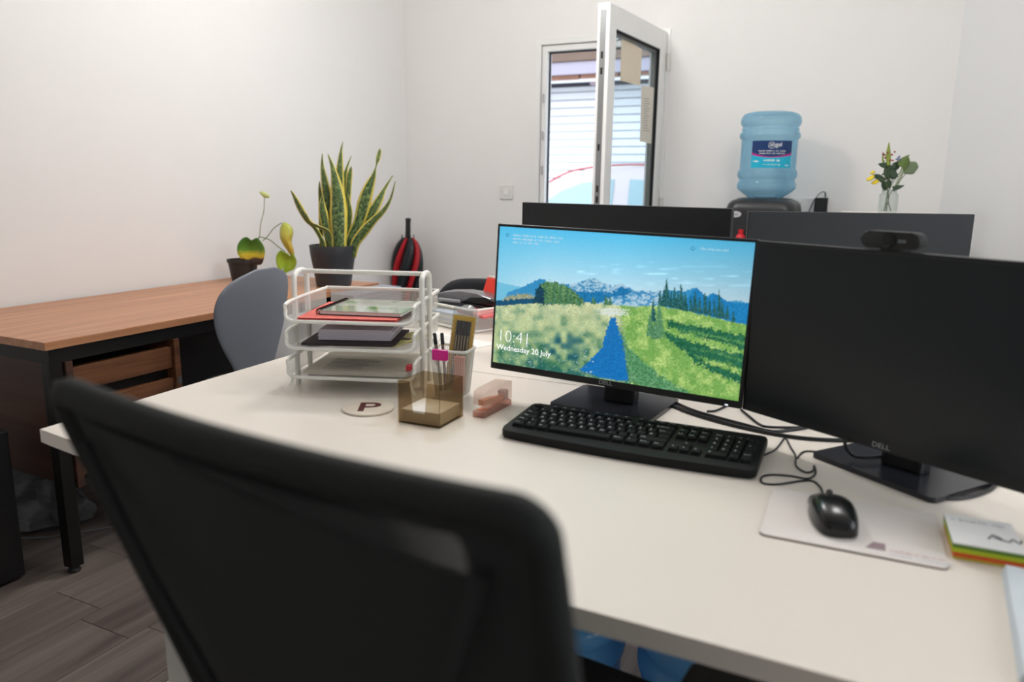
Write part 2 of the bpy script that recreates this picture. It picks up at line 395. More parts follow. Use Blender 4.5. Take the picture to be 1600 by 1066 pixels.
for i in range(24): mb.box((-9+i*.5, 8.97, 2.462+.006*math.sin(i*2.3)), (-8.52+i*.5, 9.02, 2.51), .006)
mb.build('weathered_batten', mat('weathered_wood', (140, 100, 80), .9, var=.4, scale=9), hb, M=Mh)
MB().box((-9, 9.0, 2.43), (3, 9.04, 2.465)).build('trim_strip', m_clad, hb, M=Mh)
MB().box((-9, 9.05, 2.44), (3, 9.54, 2.5)).build('soffit', mat('dark_soffit', (38, 36, 48), .9), hb, M=Mh)
for i in range(10): MB().box((-8.4+i*1.0, 9.04, 2.395), (-8.31+i*1.0, 9.54, 2.47)).build('rafter_end', mat('rafter_wood', (150, 135, 140), .8), hb, M=Mh)
MB().prism([(8.82, 2.86), (12.2, 4.1), (12.2, 4.2), (8.8, 2.95)], -9, 3, M=Mh @ Matrix(((0, 0, 1, 0), (1, 0, 0, 0), (0, 1, 0, 0), (0, 0, 0, 1)))).build('roof', mat('roof_tiles', (90, 80, 78), .9), hb)
# car
car = thing('car', 'pale hatchback car parked outside, its roof and windows seen through the window', 'car', (-2.2, 7.1, -.05))
m_paint = mat('pale_red_car_paint', (240, 224, 222), .25, coat=1, var=.03)
m_cglass = mat('car_glass', (176, 204, 208), .08, var=.1)
prof = [(-1.95, .35), (-2.0, .6), (-1.9, .8), (-1.2, .95), (-.95, 1.0), (-.45, 1.3), (-.15, 1.385), (.3, 1.41), (.9, 1.38), (1.35, 1.28), (1.75, 1.0), (1.95, .92), (2.0, .5), (1.95, .32), (1.6, .3), (-1.6, .3)]
mb = MB(); n_ = len(prof)
rows = []
for y_, k in ((-.8, .0), (-.78, .03), (-.68, .05)):
    pass
P = []
for (y_, zin) in ((-.79, .1), (-.8, .04), (-.74, 0), (.74, 0), (.8, .04), (.79, .1)):
    P.append([(x, (y_*(1-.16*max(0, (z-.95))/.45)), z-(zin if z > 1.2 else 0)) for x, z in prof+prof[:1]])
mb.grid(P)
mb.bm.faces.new([mb.bm.verts[i] for i in range(0)]) if False else None
mb.build('body', m_paint, car, smooth=True, subs=0)
def cpoly(pts, y0, y1, name, m):
    mb = MB(); mb.prism([(x, z) for x, z in pts], y0, y1, M=Matrix(((1, 0, 0, 0), (0, 0, 1, 0), (0, 1, 0, 0), (0, 0, 0, 1)))); return mb.build(name, m, car)
cpoly(prof, -.795, -.76, 'side_panel', m_paint); cpoly(prof, .76, .795, 'side_panel', m_paint)
for s in (-1,):
    cpoly([(-.74, .98), (-.40, 1.20), (-.2, 1.27), (.08, 1.30), (.06, .98)], -.805, -.79, 'side_window', m_cglass)
    cpoly([(.20, .98), (.22, 1.30), (.75, 1.28), (1.02, 1.21), (1.25, 1.0)], -.805, -.79, 'side_window', m_cglass)
mb = MB(); mb.grid([[(-1.0, -.66, 1.005), (-1.0, .66, 1.005)], [(-.47, -.6, 1.3), (-.47, .6, 1.3)]]); mb.build('windscreen', m_cglass, car, solid=.02)
MB().tube(smoothp([(-1.9, -.8, .83), (-1.2, -.8, .965), (-.95, -.8, 1.015), (-.45, -.8, 1.31), (-.15, -.8, 1.395), (.3, -.8, 1.42), (.9, -.8, 1.392), (1.35, -.8, 1.29)], 5), .008, 6).build('roof_trim', mat('red_trim', (190, 70, 64), .5), car)
MB().box((-1.95, -.81, .3), (1.95, -.797, .42), .004).build('sill_trim', mat('dark_trim', (50, 52, 56), .6), car)
for x in (-1.25, 1.25):
    for y in (-.72, .72):
        mb = MB(); mb.lathe([(0, -.1), (.2, -.1), (.31, -.08), (.32, 0), (.31, .08), (.2, .1), (0, .1)], 24, M=T(x, y, .32) @ R(90, 'X')); mb.build('wheel', M_matte, car, smooth=True)
cpoly([(-.95, 1.0), (-.72, 1.0), (-.7, 1.1), (-.85, 1.12), (-.95, 1.08)], -.95, -.8, 'wing_mirror', m_paint)

# ------------------------------------------------------------------ furniture: white desks
DZ = .73
d = thing('white_desk', 'white desk with wavy front edge, nearest, carrying keyboard and lit monitor', 'desk', (-.5, 1.2, 0), 0, 'white desks standing back to back')
Md = T(.5, -1.2, 0)
fr = smoothp([(-1.375, .822, 0), (-1.2, .800, 0), (-.98, .772, 0), (-.78, .745, 0), (-.6, .722, 0), (-.4, .7147, 0), (-.2, .7145, 0), (.1, .714, 0)], 4)
poly = [(p.x, p.y) for p in fr]+[(.41, .714), (.41, 1.602), (-1.41, 1.602)]
MB().prism(poly, DZ-.026, DZ, M=Md, bev=.0015).build('tabletop', M_white, d)
mb = MB()
mb.box((-1.345, 1.02, .05), (-1.275, 1.10, .67), .004)
mb.build('leg', mat('light_grey_frame', (205, 203, 198), .4), d, M=Md)
MB().box((-1.392, .90, .0), (-1.27, 1.55, .05), .006).build('foot', M_white, d, M=Md)
MB().box((.32, 1.02, .05), (.39, 1.10, .67), .004).build('leg', MATS['light_grey_frame'], d, M=Md)
MB().box((.32, .90, 0), (.4, 1.55, .05), .006).build('foot', M_white, d, M=Md)
MB().box((-1.33, 1.035, .64), (.33, 1.085, .70), .003).build('crossbeam', MATS['light_grey_frame'], d, M=Md)
d2 = thing('white_desk', 'white desk behind the lit monitor, back to back with the nearest desk', 'desk', (-.5, 2.0, 0), 0, 'white desks standing back to back')
Md2 = T(.5, -2.0, 0)
MB().prism([(-1.41, 1.606), (.41, 1.606), (.41, 2.42), (-.4, 2.42), (-1.41, 2.36)], DZ-.026, DZ, M=Md2, bev=.0015).build('tabletop', M_white, d2)
for x in (-1.395, .32):
    MB().box((x, 2.02, .05), (x+.07, 2.10, .67), .004).build('leg', MATS['light_grey_frame'], d2, M=Md2)
    MB().box((x-.005, 1.66, 0), (x+.075, 2.3, .05), .006).build('foot', M_white, d2, M=Md2)
MB().box((-1.33, 2.035, .64), (.33, 2.085, .70), .003).build('crossbeam', MATS['light_grey_frame'], d2, M=Md2)

# walnut desk
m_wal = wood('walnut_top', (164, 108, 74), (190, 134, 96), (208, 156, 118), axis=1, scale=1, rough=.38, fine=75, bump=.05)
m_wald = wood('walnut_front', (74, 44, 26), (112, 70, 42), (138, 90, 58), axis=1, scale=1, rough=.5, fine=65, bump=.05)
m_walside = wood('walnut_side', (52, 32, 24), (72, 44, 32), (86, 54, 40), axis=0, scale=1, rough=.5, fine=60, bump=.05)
wdk = thing('walnut_desk', 'walnut desk with black steel frame along the left wall', 'desk', (-2.47, 2.1, 0)); Mw = T(2.47, -2.1, 0)
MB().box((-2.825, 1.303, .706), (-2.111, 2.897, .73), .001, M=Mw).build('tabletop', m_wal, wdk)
mb = MB(); mb.box((-2.16, 1.32, .662), (-2.125, 2.88, .706)); mb.box((-2.81, 1.32, .662), (-2.775, 2.88, .706))
mb.box((-2.775, 1.32, .662), (-2.16, 1.355, .706)); mb.box((-2.775, 2.845, .662), (-2.16, 2.88, .706)); mb.build('apron', M_darksteel, wdk, M=Mw)
for x in (-2.165, -2.81):
    for y in (1.318, 2.842):
        lg = MB().box((x, y, .02), (x+.04, y+.04, .664), .002).build('leg', M_darksteel, wdk, M=Mw)
        MB().lathe([(0, 0), (.017, 0), (.019, .006), (.015, .012), (.012, .022), (0, .022)], 14, c=(x+.02, y+.02, 0), M=Mw).build('levelling_foot', M_black, lg)
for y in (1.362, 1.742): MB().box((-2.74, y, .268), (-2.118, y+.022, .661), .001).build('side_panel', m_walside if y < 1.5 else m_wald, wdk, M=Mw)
MB().box((-2.74, 1.384, .268), (-2.12, 1.742, .284)).box((-2.74, 1.384, .284), (-2.722, 1.742, .66)).box((-2.721, 1.385, .285), (-2.16, 1.741, .62)).build('drawer_carcass', mat('black_carcass_and_shade', (26, 23, 22), .7), wdk, M=Mw)
for z0, z1 in ((.564, .636), (.455, .528), (.30, .42)):
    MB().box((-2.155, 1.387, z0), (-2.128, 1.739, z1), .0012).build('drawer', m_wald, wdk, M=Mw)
MB().box((-2.79, 1.77, .03), (-2.775, 2.84, .66)).build('knee_hole_shade', MATS['black_carcass_and_shade'], wdk, M=Mw)  # black sheet added in place of the shade in the knee hole
lk = MB().box((-2.126, 1.748, .505), (-2.1165, 1.762, .53), .001).build('lock_plate', M_steel, wdk, M=Mw)
# low grey cabinet at the end of the walnut desk
gc = thing('filing_cabinet', 'slim grey cabinet standing against the far front corner of the walnut desk', 'cabinet', (-2.04, 2.72, 0)); Mg = T(2.04, -2.72, 0)
m_gcab = mat('grey_cabinet_metal', (150, 156, 170), .4, var=.02)
MB().box((-2.104, 2.54, .02), (-1.985, 2.897, .722), .002).build('body', m_gcab, gc, M=Mg)
for i in range(2):
    dr = MB().box((-1.985, 2.55, .04+i*.34), (-1.975, 2.887, .365+i*.34), .002).build('drawer', m_gcab, gc, M=Mg)
    MB().box((-1.975, 2.66, .2+i*.34), (-1.962, 2.78, .215+i*.34), .003).build('handle', M_steel, dr, M=Mg)
# black tower on floor
tw = thing('computer_tower', 'black computer tower on the floor beside the near end of the walnut desk', 'computer', (-2.35, 1.0, 0)); Mt = T(2.35, -1.0, 0)
MB().box((-2.46, .78, .01), (-2.233, 1.245, .47), .006).build('case', mat('tower_black', (20, 20, 21), .5), tw, M=Mt)
MB().box((-2.44, .768, .03), (-2.253, .78, .45), .006).build('front_panel', M_blackg, tw, M=Mt)
for x in (-2.44, -2.27):
    for y in (.8, 1.2): MB().box((x, y, 0), (x+.02, y+.02, .011)).build('foot', M_black, tw, M=Mt)
# crumpled bag
def bag():
    t = thing('plastic_bag', 'crumpled grey striped carrier bag on the floor under the walnut desk', 'bag', (-2.56, 1.52, 0), .2)
    P = []
    for i in range(13):
        v = i/12; row = []
        for j in range(25):
            a = 2*PI*j/24; r = (.13+.02*math.sin(3*a+v*4)+.015*math.sin(7*a-v*9))*(1-.55*v**2)*(0.75 if i == 0 else 1)
            nn = noise.noise(Vector((math.cos(a)*3, math.sin(a)*3, v*5)))*.03
            row.append(((r+nn)*math.cos(a)*1.15, (r+nn)*math.sin(a)*.75, .003+v*.21+.02*v*math.sin(2*a)))
        row[-1] = row[0]; P.append(row)
    mb = MB(); mb.grid(P); mb.build('body', mat('grey_plastic_film', (96, 98, 104), .35, var=.45, scale=22, stretch=(1, 1, 4)), t, smooth=True)
    mb = MB(); mb.tube(smoothp([(-.06, 0, .19), (-.05, -.05, .235), (.0, -.06, .24), (.05, -.03, .19)], 6), .004, 6); mb.build('handle', mat('bag_string', (120, 122, 125), .6), t)
bag()
# pale flat strip on the floor near bag
mb = MB(); mb.tube(smoothp([(-2.62, 1.36, .004), (-2.45, 1.42, .004), (-2.3, 1.6, .004), (-2.2, 1.75, .004)], 6), .004, 6); tag(mb.build('floor_cable', mat('grey_cable', (110, 110, 112), .5)), 'thin grey cable lying on the floor under the walnut desk', 'cable')

# ------------------------------------------------------------------ grey shell chair
def shell_chair():
    t = thing('shell_chair', 'grey moulded shell chair tucked at the walnut desk', 'chair', (-2.05, 1.87, 0), math.radians(8))
    # local: sitter faces -x ; back at +x
    path = [(-.22, .405), (-.19, .43), (-.1, .44), (0, .433), (.08, .435), (.12, .455), (.145, .50), (.158, .56), (.168, .63), (.18, .70), (.192, .77), (.202, .83), (.208, .875), (.21, .905)]
    hw = [.13, .185, .205, .21, .19, .135, .098, .105, .145, .180, .196, .186, .140, .045]
    sp = smoothp([(x, z, h) for (x, z), h in zip(path, hw)], 4)
    P = []
    for i, q in enumerate(sp):
        row = []
        for j in range(17):
            u = -1+2*j/16
            cv = .045*u*u*(q[2]/.2)**2
            up = i/len(sp)
            bx = -cv if up > .45 else 0; bz = cv*.5 if up < .4 else 0
            row.append((q[0]+bx, u*q[2], q[1]+bz))
        P.append(row)
    mb = MB(); mb.grid(P); mb.build('shell', mat('grey_lacquer', (124, 128, 138), .42, var=.02), t, smooth='full', solid=.011, subs=1)
    for sx_, sy_ in ((-1, -1), (-1, 1), (1, -1), (1, 1)):
        mb = MB(); mb.tube(smoothp([(sx_*.05-.03, sy_*.05, .415), (sx_*.11-.03, sy_*.12, .40), (sx_*.15-.03, sy_*.16, .34), (sx_*.22-.03, sy_*.23, .006)], 5), .009, 10)
        lg = mb.build('leg', M_chrome, t, smooth=True)
        MB().lathe([(0, 0), (.013, 0), (.013, .02), (0, .022)], 12, c=(sx_*.22-.03, sy_*.23, 0)).build('foot_cap', M_black, lg)
    MB().lathe([(0, .395), (.08, .395), (.085, .41), (.08, .425), (0, .425)], 20, c=(-.03, 0, 0)).build('mounting_plate', M_darksteel, t)
shell_chair()

# ------------------------------------------------------------------ far black office chair
def far_chair():
    t = thing('office_chair', 'black office chair behind the far desk, only its rounded back top showing', 'chair', (-1.40, 2.70, 0), math.radians(4))
    P = []
    for i in range(11):
        v = i/10; row = []
        for j in range(17):
            u = -1+2*j/16; w_ = .265-.02*v
            zt = .806-.06*abs(u)**9
            row.append((u*w_, .10*(1-u*u)+.03*v-.05, .47+(zt-.47)*v))
        P.append(row)
    mb = MB(); mb.grid(P); mb.build('backrest', mat('black_fabric', (34, 34, 38), .8, bump=.2, bscale=600), t, smooth='full', solid=.045, subs=1)
    MB().prism(rrect(-.24, -.42, .24, .0, .08), .43, .49, bev=.015).build('seat', MATS['black_fabric'], t, smooth=True)
    MB().tube([(0, -.2, .1), (0, -.2, .43)], .03, 14).build('gas_column', M_black, t, smooth=True)
    MB().box((-.03, -.05, .42), (.03, .09, .44)).box((-.03, .08, .42), (.03, .1, .6)).build('back_bar', M_black, t)
    for k in range(5):
        a = 2*PI*k/5+.3; lg = MB().tube([(0, -.2, .11), (.26*math.cos(a), -.2+.26*math.sin(a), .075)], [.026, .014], 8).build('leg', M_black, t, smooth=True)
        MB().lathe([(0, -.012), (.025, -.012), (.027, 0), (.025, .012), (0, .012)], 14, M=T(.27*math.cos(a), -.2+.27*math.sin(a), .028) @ R(90, 'X')).build('castor', M_black, lg, smooth=True)
far_chair()

# ------------------------------------------------------------------ umbrella
def umbrella():
    t = thing('umbrella', 'folded red and black umbrella standing in the corner', 'umbrella', (-2.73, 4.02, 0))
    ax = lambda z: Vector((.0, .05*z/.9, z))
    prof = [(.004, .03), (.016, .07), (.04, .2), (.062, .36), (.078, .52), (.086, .64), (.080, .74), (.062, .81), (.036, .845), (.02, .85)]
    pr_ = smoothp([(r, z, 0) for r, z in prof], 3)
    for par, nm, m in ((0, 'black_gore', mat('black_nylon', (26, 34, 38), .5, var=.2)), (1, 'red_gore', mat('red_nylon', (176, 22, 34), .5, var=.15))):
        mb = MB()
        for k in range(8):
            if k % 2 != par: continue
            P = []
            for q in pr_:
                row = []
                for j in range(7):
                    a = 2*PI*(k+(j/6*1.36-.18 if par == 0 else j/6*.64+.18))/8+q[1]*3.4+.9
                    r = q[0]*(1+.16*math.sin(PI*j/6)-.18*(1 if j in (0, 6) else 0)+.06*math.sin(j*3+k))
                    c = ax(q[1]); row.append((c.x+r*math.cos(a), c.y+r*math.sin(a), c.z))
                P.append(row)
            mb.grid(P)
        mb.build('canopy_panel', m, t, smooth=True, solid=.002)
    mb = MB(); mb.tube([ax(0)+Vector((0, 0, .0)), ax(.86)], .005, 8); mb.build('shaft', M_steel, t)
    mb = MB(); mb.lathe([(0, 0), (.014, 0), (.0165, .01), (.0175, .05), (.0165, .1), (.0185, .118), (.017, .128), (0, .13)], 16, M=T(*ax(.845)) @ R(-3, 'X')); mb.build('handle', M_matte, t, smooth=True)
    mb = MB()
    for k in range(8):
        a = 2*PI*k/8+.2; mb.tube([ax(.83)+Vector((.045*math.cos(a), .045*math.sin(a), 0)), ax(.868)+Vector((.038*math.cos(a), .038*math.sin(a), 0))], .0035, 6)
    tag(mb.build('rib_tips', M_black, t), kind='stuff')
umbrella()

# ------------------------------------------------------------------ plants
def leaf_mat():
    m = bpy.data.materials.new('snake_leaf'); m.use_nodes = True; n = m.node_tree.nodes; l = m.node_tree.links; b = n['Principled BSDF']; b.inputs['Roughness'].default_value = .38
    uv = n.new('ShaderNodeUVMap'); sp = n.new('ShaderNodeSeparateXYZ'); l.new(uv.outputs[0], sp.inputs[0])
    mp = n.new('ShaderNodeMapping'); mp.inputs['Scale'].default_value = (5, 34, 1); l.new(uv.outputs[0], mp.inputs[0])
    nz = n.new('ShaderNodeTexNoise'); nz.inputs['Scale'].default_value = 1; nz.inputs['Detail'].default_value = 3; nz.inputs['Distortion'].default_value = 1.2; l.new(mp.outputs[0], nz.inputs['Vector'])
    r = n.new('ShaderNodeValToRGB'); r.color_ramp.elements[0].position = .42; r.color_ramp.elements[0].color = rgb((40, 66, 36)); r.color_ramp.elements[1].position = .62; r.color_ramp.elements[1].color = rgb((122, 144, 84)); l.new(nz.outputs[0], r.inputs[0])
    s1 = n.new('ShaderNodeMath'); s1.operation = 'SUBTRACT'; s1.inputs[1].default_value = .5; l.new(sp.outputs[0], s1.inputs[0])
    s2 = n.new('ShaderNodeMath'); s2.operation = 'ABSOLUTE'; l.new(s1.outputs[0], s2.inputs[0])
    r2 = n.new('ShaderNodeValToRGB'); r2.color_ramp.elements[0].position = .33; r2.color_ramp.elements[0].color = (0, 0, 0, 1); r2.color_ramp.elements[1].position = .37; r2.color_ramp.elements[1].color = (1, 1, 1, 1); l.new(s2.outputs[0], r2.inputs[0])
    mx = n.new('ShaderNodeMix'); mx.data_type = 'RGBA'; l.new(r2.outputs[0], mx.inputs[0]); l.new(r.outputs[0], mx.inputs[6]); mx.inputs[7].default_value = rgb((214, 196, 84)); l.new(mx.outputs[2], b.inputs['Base Color'])
    return m
def ribbon(parent, pts, hw, view, m, name='leaf', th=.003, cup=.25, twist=0, n=6):
    """pts world-local centre line, hw half widths; view = direction the leaf face looks along"""
    sp = smoothp([tuple(p) for p in pts], n); hs = [q[0] for q in smoothp([(h, 0, 0) for h in hw], n)]
    k = len(sp); me_v = []; uvs = []; NJ = 6
    for i, p in enumerate(sp):
        t = (sp[min(i+1, k-1)]-sp[max(i-1, 0)]).normalized(); s = t.cross(view).normalized(); nn = s.cross(t).normalized()
        tw = twist*i/k; s = s*math.cos(tw)+nn*math.sin(tw); nn = s.cross(t).normalized()
        for j in range(NJ+1):
            u = -1+2*j/NJ; h = max(hs[i], .0006); me_v.append(p+s*u*h-nn*(cup*h*(u*u))); uvs.append((j/NJ, i/k))
    faces = [(i*(NJ+1)+j, i*(NJ+1)+j+1, (i+1)*(NJ+1)+j+1, (i+1)*(NJ+1)+j) for i in range(k-1) for j in range(NJ)]
    me = bpy.data.meshes.new(name); me.from_pydata([tuple(v) for v in me_v], [], faces)
    ul = me.uv_layers.new(name='UVMap')
    for lp in me.loops: ul.data[lp.index].uv = uvs[lp.vertex_index]
    me.polygons.foreach_set('use_smooth', [True]*len(me.polygons)); me.materials.append(m)
    o = bpy.data.objects.new(name, me); C.objects.link(o); o.parent = parent
    md = o.modifiers.new('solidify', 'SOLIDIFY'); md.thickness = th; md.offset = 0
    return o
def snake_plant():
    base = Vector((-2.215, 2.70, .73))
    t = thing('snake_plant', 'snake plant with yellow-edged leaves in a charcoal pot on the walnut desk', 'plant', base)
    top = onplane(528, 383, base, HV).z-.73
    mb = MB(); R0 = .103; mb.lathe([(0, 0), (.071, 0), (.077, .004), (.088, top*.42), (.098, top*.75), (R0, top-.004), (R0-.001, top), (R0-.006, top), (R0-.008, top-.004), (.092, top*.7), (.09, top*.68)], 48)
    pot = mb.build('pot', mat('charcoal_pot', (56, 58, 62), .45, var=.03), t, smooth=True)
    MB().lathe([(0, top-.022), (.096, top-.02)], 32).build('soil', mat('potting_soil', (50, 38, 30), .95, var=.4, scale=90, bump=.6), t)
    lm = leaf_mat(); sc = 5.92
    def L(pts, dp, twist=0, cup=.3):
        P = []; H = []
        for i, (x, y, w_) in enumerate(pts):
            k = i/(len(pts)-1)
            q = onplane(440+x/sc, 220+y/sc, base+HV*(dp[0]+(dp[1]-dp[0])*k), HV); P.append(q-base); H.append(w_/sc*(q-CAM).dot(FW)/F)
        # root inside pot
        r0 = P[0].copy(); r0.z = top-.05; r0.x *= .85; r0.y *= .85
        P.insert(0, r0); H.insert(0, H[0]*.85)
        ribbon(t, P, H, (HV*-1), lm, th=.0028, cup=cup, twist=twist)
    L([(540, 900, 30), (540, 600, 42), (536, 320, 37), (541, 200, 27), (551, 90, 11), (567, 10, 1)], (.04, .07))
    L([(365, 900, 18), (362, 560, 22), (352, 450, 13), (350, 376, 2)], (.05, .05))
    L([(560, 900, 22), (566, 600, 30), (575, 380, 26), (602, 255, 13), (646, 140, 2)], (.045, .09), twist=.3)
    L([(600, 900, 20), (612, 560, 26), (620, 400, 27), (632, 300, 22), (646, 238, 3)], (.055, .06))
    L([(590, 930, 16), (626, 740, 24), (630, 640, 22), (610, 490, 4)], (.02, .02))
    L([(440, 940, 34), (432, 700, 42), (415, 500, 44), (395, 370, 34), (376, 230, 15), (378, 120, 2)], (.01, .04))
    L([(432, 930, 30), (392, 720, 42), (374, 600, 30), (379, 508, 4)], (-.02, -.01))
    L([(528, 940, 66), (520, 720, 82), (517, 560, 74), (500, 400, 50), (472, 250, 22), (430, 125, 3)], (-.045, .0), cup=.4)
    L([(620, 940, 34), (716, 740, 52), (765, 560, 62), (810, 420, 46), (848, 330, 24), (873, 240, 5), (892, 165, 19), (907, 100, 15), (908, 74, 4)], (.0, .03))
    L([(650, 940, 30), (745, 790, 42), (840, 650, 46), (902, 540, 36), (955, 440, 15), (1030, 320, 3)], (.03, .1), twist=.25)
    L([(680, 950, 42), (765, 830, 46), (850, 735, 34), (945, 640, 24), (1010, 530, 12), (1052, 375, 3)], (-.03, -.07), twist=.45)
    bm_ = mat('dry_brown_leaf', (120, 92, 50), .6, var=.35, scale=40)
    L([(385, 950, 20), (305, 805, 20), (232, 730, 28), (165, 620, 32), (112, 510, 18), (85, 460, 3)], (-.03, -.05), twist=.5)
    L([(450, 860, 10), (340, 795, 14), (270, 755, 9), (225, 668, 3)], (-.05, -.08), twist=.7)
snake_plant()
def grad_leaf(name, stops, z0, z1, vein=None):
    m = bpy.data.materials.new(name); m.use_nodes = True; n = m.node_tree.nodes; l = m.node_tree.links; b = n['Principled BSDF']; b.inputs['Roughness'].default_value = .4
    t = n.new('ShaderNodeTexCoord'); s = n.new('ShaderNodeSeparateXYZ'); l.new(t.outputs['Object'], s.inputs[0])
    nz = n.new('ShaderNodeTexNoise'); nz.inputs['Scale'].default_value = 40; l.new(t.outputs['Object'], nz.inputs['Vector'])
    mr = n.new('ShaderNodeMapRange'); mr.inputs[1].default_value = z0; mr.inputs[2].default_value = z1; l.new(s.outputs['Z'], mr.inputs[0])
    ad = n.new('ShaderNodeMath'); ad.operation = 'MULTIPLY_ADD'; ad.inputs[1].default_value = .22; l.new(nz.outputs[0], ad.inputs[0]); l.new(mr.outputs[0], ad.inputs[2])
    sb = n.new('ShaderNodeMath'); sb.operation = 'SUBTRACT'; sb.inputs[1].default_value = .11; l.new(ad.outputs[0], sb.inputs[0])
    r = n.new('ShaderNodeValToRGB'); l.new(sb.outputs[0], r.inputs[0])
    e = r.color_ramp.elements; e[0].position = stops[0][0]; e[0].color = rgb(stops[0][1]); e[1].position = stops[-1][0]; e[1].color = rgb(stops[-1][1])
    for p, c in stops[1:-1]: q = e.new(p); q.color = rgb(c)
    l.new(r.outputs[0], b.inputs['Base Color']); return m
def outline_leaf(parent, pts, base, dp, m, bow=.012, name='leaf', tilt=0):
    """pts = outline in photo pixels, built as a bowed blade around its centre"""
    P = [onplane(x, y, base+HV*dp, HV)-base for x, y in pts]
    P = smoothp([tuple(p) for p in P], 4, closed=True); c = sum(P, Vector())/len(P)
    mb = MB(); rings = []
    for k in range(1, 5):
        f = k/4; rings.append([c+(p-c)*f+HV*(bow*f*f+tilt*(p-c).z*f) for p in P])
    V = [[mb.bm.verts.new(q) for q in r] for r in rings]; cv = mb.bm.verts.new(c); n = len(P)
    for j in range(n):
        mb.bm.faces.new((cv, V[0][j], V[0][(j+1) % n]))
        for k in range(3): mb.bm.faces.new((V[k][j], V[k+1][j], V[k+1][(j+1) % n], V[k][(j+1) % n]))
    return mb.build(name, m, parent, smooth='full', solid=.0012)
def cheese_plant():
    base = Vector((-2.66, 2.60, .73))
    t = thing('potted_vine', 'sparse yellowing vine in a small black pot near the wall', 'plant', base)
    top = .105
    MB().lathe([(0, 0), (.048, 0), (.052, .003), (.066, top-.016), (.07, top-.014), (.071, top), (.066, top), (.063, top-.02)], 36).build('pot', mat('black_nursery_pot', (44, 42, 42), .5), t, smooth=True)
    MB().lathe([(0, top-.02), (.063, top-.018)], 24).build('soil', MATS['potting_soil'], t)
    W_ = lambda x, y, dp=0: onplane(350+x/6.66, 280+y/6.66, base+HV*dp, HV)-base
    px = lambda L: [(350+x/6.66, 280+y/6.66) for x, y in L]
    ms = mat('vine_stem', (112, 124, 72), .5)
    def stem(L, r=.0022, dp=0): MB().tube(smoothp([W_(x, y, dp) for x, y in L], 5), r, 6).build('stem', ms, t, smooth=True)
    c0 = (215, 800)
    stem([c0, (300, 690), (370, 600)], .003); stem([(370, 600), (385, 450), (415, 330), (420, 190)], .0016)
    stem([(370, 600), (470, 630), (560, 700), (640, 760)], .0025); stem([(405, 640), (450, 600), (520, 510), (600, 455)], .002); stem([(300, 690), (300, 640)], .002, -.01)
    zc = lambda y: (onplane(400, 280+y/6.66, base, HV)-base).z
    m1 = grad_leaf('green_yellow_leaf', [(.0, (44, 26, 20)), (.22, (60, 34, 22)), (.27, (196, 160, 40)), (.40, (206, 186, 40)), (.56, (96, 146, 44)), (1, (62, 118, 44))], zc(890), zc(600))
    outline_leaf(t, px([(300, 632), (250, 600), (195, 625), (155, 690), (155, 760), (180, 810), (212, 860), (250, 890), (330, 885), (400, 885), (430, 820), (440, 740), (415, 670), (365, 612), (325, 620)]), base, -.03, m1, -.02)
    m2 = grad_leaf('yellow_leaf', [(0, (206, 160, 70)), (.35, (214, 180, 70)), (.7, (196, 192, 84)), (1, (176, 188, 74))], zc(810), zc(455))
    outline_leaf(t, px([(600, 458), (570, 520), (568, 610), (600, 680), (640, 740), (690, 810), (715, 800), (712, 740), (690, 660), (708, 560), (690, 500), (640, 458)]), base, .0, m2, .02)
    m3 = grad_leaf('lime_leaf', [(0, (150, 178, 40)), (.5, (158, 186, 44)), (1, (140, 176, 50))], zc(990), zc(730))
    outline_leaf(t, px([(640, 760), (600, 738), (560, 780), (552, 850), (570, 920), (590, 965), (640, 905), (615, 990), (680, 960), (740, 930), (765, 860), (745, 800), (715, 765), (700, 800), (670, 770)]), base, -.02, m3, -.015)
    m4 = grad_leaf('pale_tip_leaf', [(0, (196, 204, 130)), (1, (206, 212, 140))], zc(200), zc(130))
    outline_leaf(t, px([(365, 135), (400, 128), (450, 150), (472, 180), (450, 198), (410, 188), (385, 165)]), base, 0, m4, .005)
cheese_plant()

# ------------------------------------------------------------------ water dispenser and bottle
DX, DY = -.545, 3.92
ds = thing('water_dispenser', 'tall black water dispenser against the back wall', 'water dispenser', (DX, DY, 0))
DB = MB(); DB.grid([[Vector((x, y, z_)) for x, y in (lambda q: q+q[:1])(rrect(-.163+i_, -.17+i_, .163-i_, .17-i_, .055, 8))] for z_, i_ in ((.02, 0), (1.06, 0), (1.09, .002), (1.113, .009), (1.128, .022), (1.136, .042), (1.137, .054))]); DB.bm.faces.new([v for v in DB.bm.verts][-36:][:35]); bmesh.ops.remove_doubles(DB.bm, verts=DB.bm.verts, dist=.0001); DB.build('body', mat('dispenser_black', (42, 43, 45), .35, var=.05), ds, smooth=True)
MB().lathe([(.14, 1.128), (.13, 1.138), (.12, 1.141), (.09, 1.143), (.07, 1.141), (.066, 1.136), (0, 1.136)], 40).build('collar', MATS['dispenser_black'], ds, smooth=True)
mb = MB(); mb.lathe([(0, 0), (.021, 0), (.021, .004), (0, .005)], 24, M=T(-.105, -.171, 1.065) @ R(90, 'X') @ Matrix.Diagonal((1.25, .7, 1, 1))); bd = mb.build('badge', mat('badge_silver', (196, 196, 198), .4), ds)
text('----', .014, T(-.119, -.1765, 1.061) @ R(90, 'X'), mat('badge_ink', (110, 112, 118), .5), bd)
MB().box((-.1, -.19, .80), (.1, -.168, .965), .01).build('tap_recess', M_blackg, ds)
for i, (x, m) in enumerate(((-.07, mat('red_tap', (206, 30, 44), .35)), (.07, mat('blue_tap', (40, 90, 180), .35)))):
    tp = MB().lathe([(0, 0), (.022, 0), (.02, .012), (.011, .02), (.012, .04), (0, .042)], 18, c=(x, -.2, .955)).tube([(x, -.2, .96), (x, -.215, .93), (x, -.215, .90)], .008, 10).build('tap', m, ds, smooth=True)
    tp['label'] = ('red tap', 'blue tap')[i]
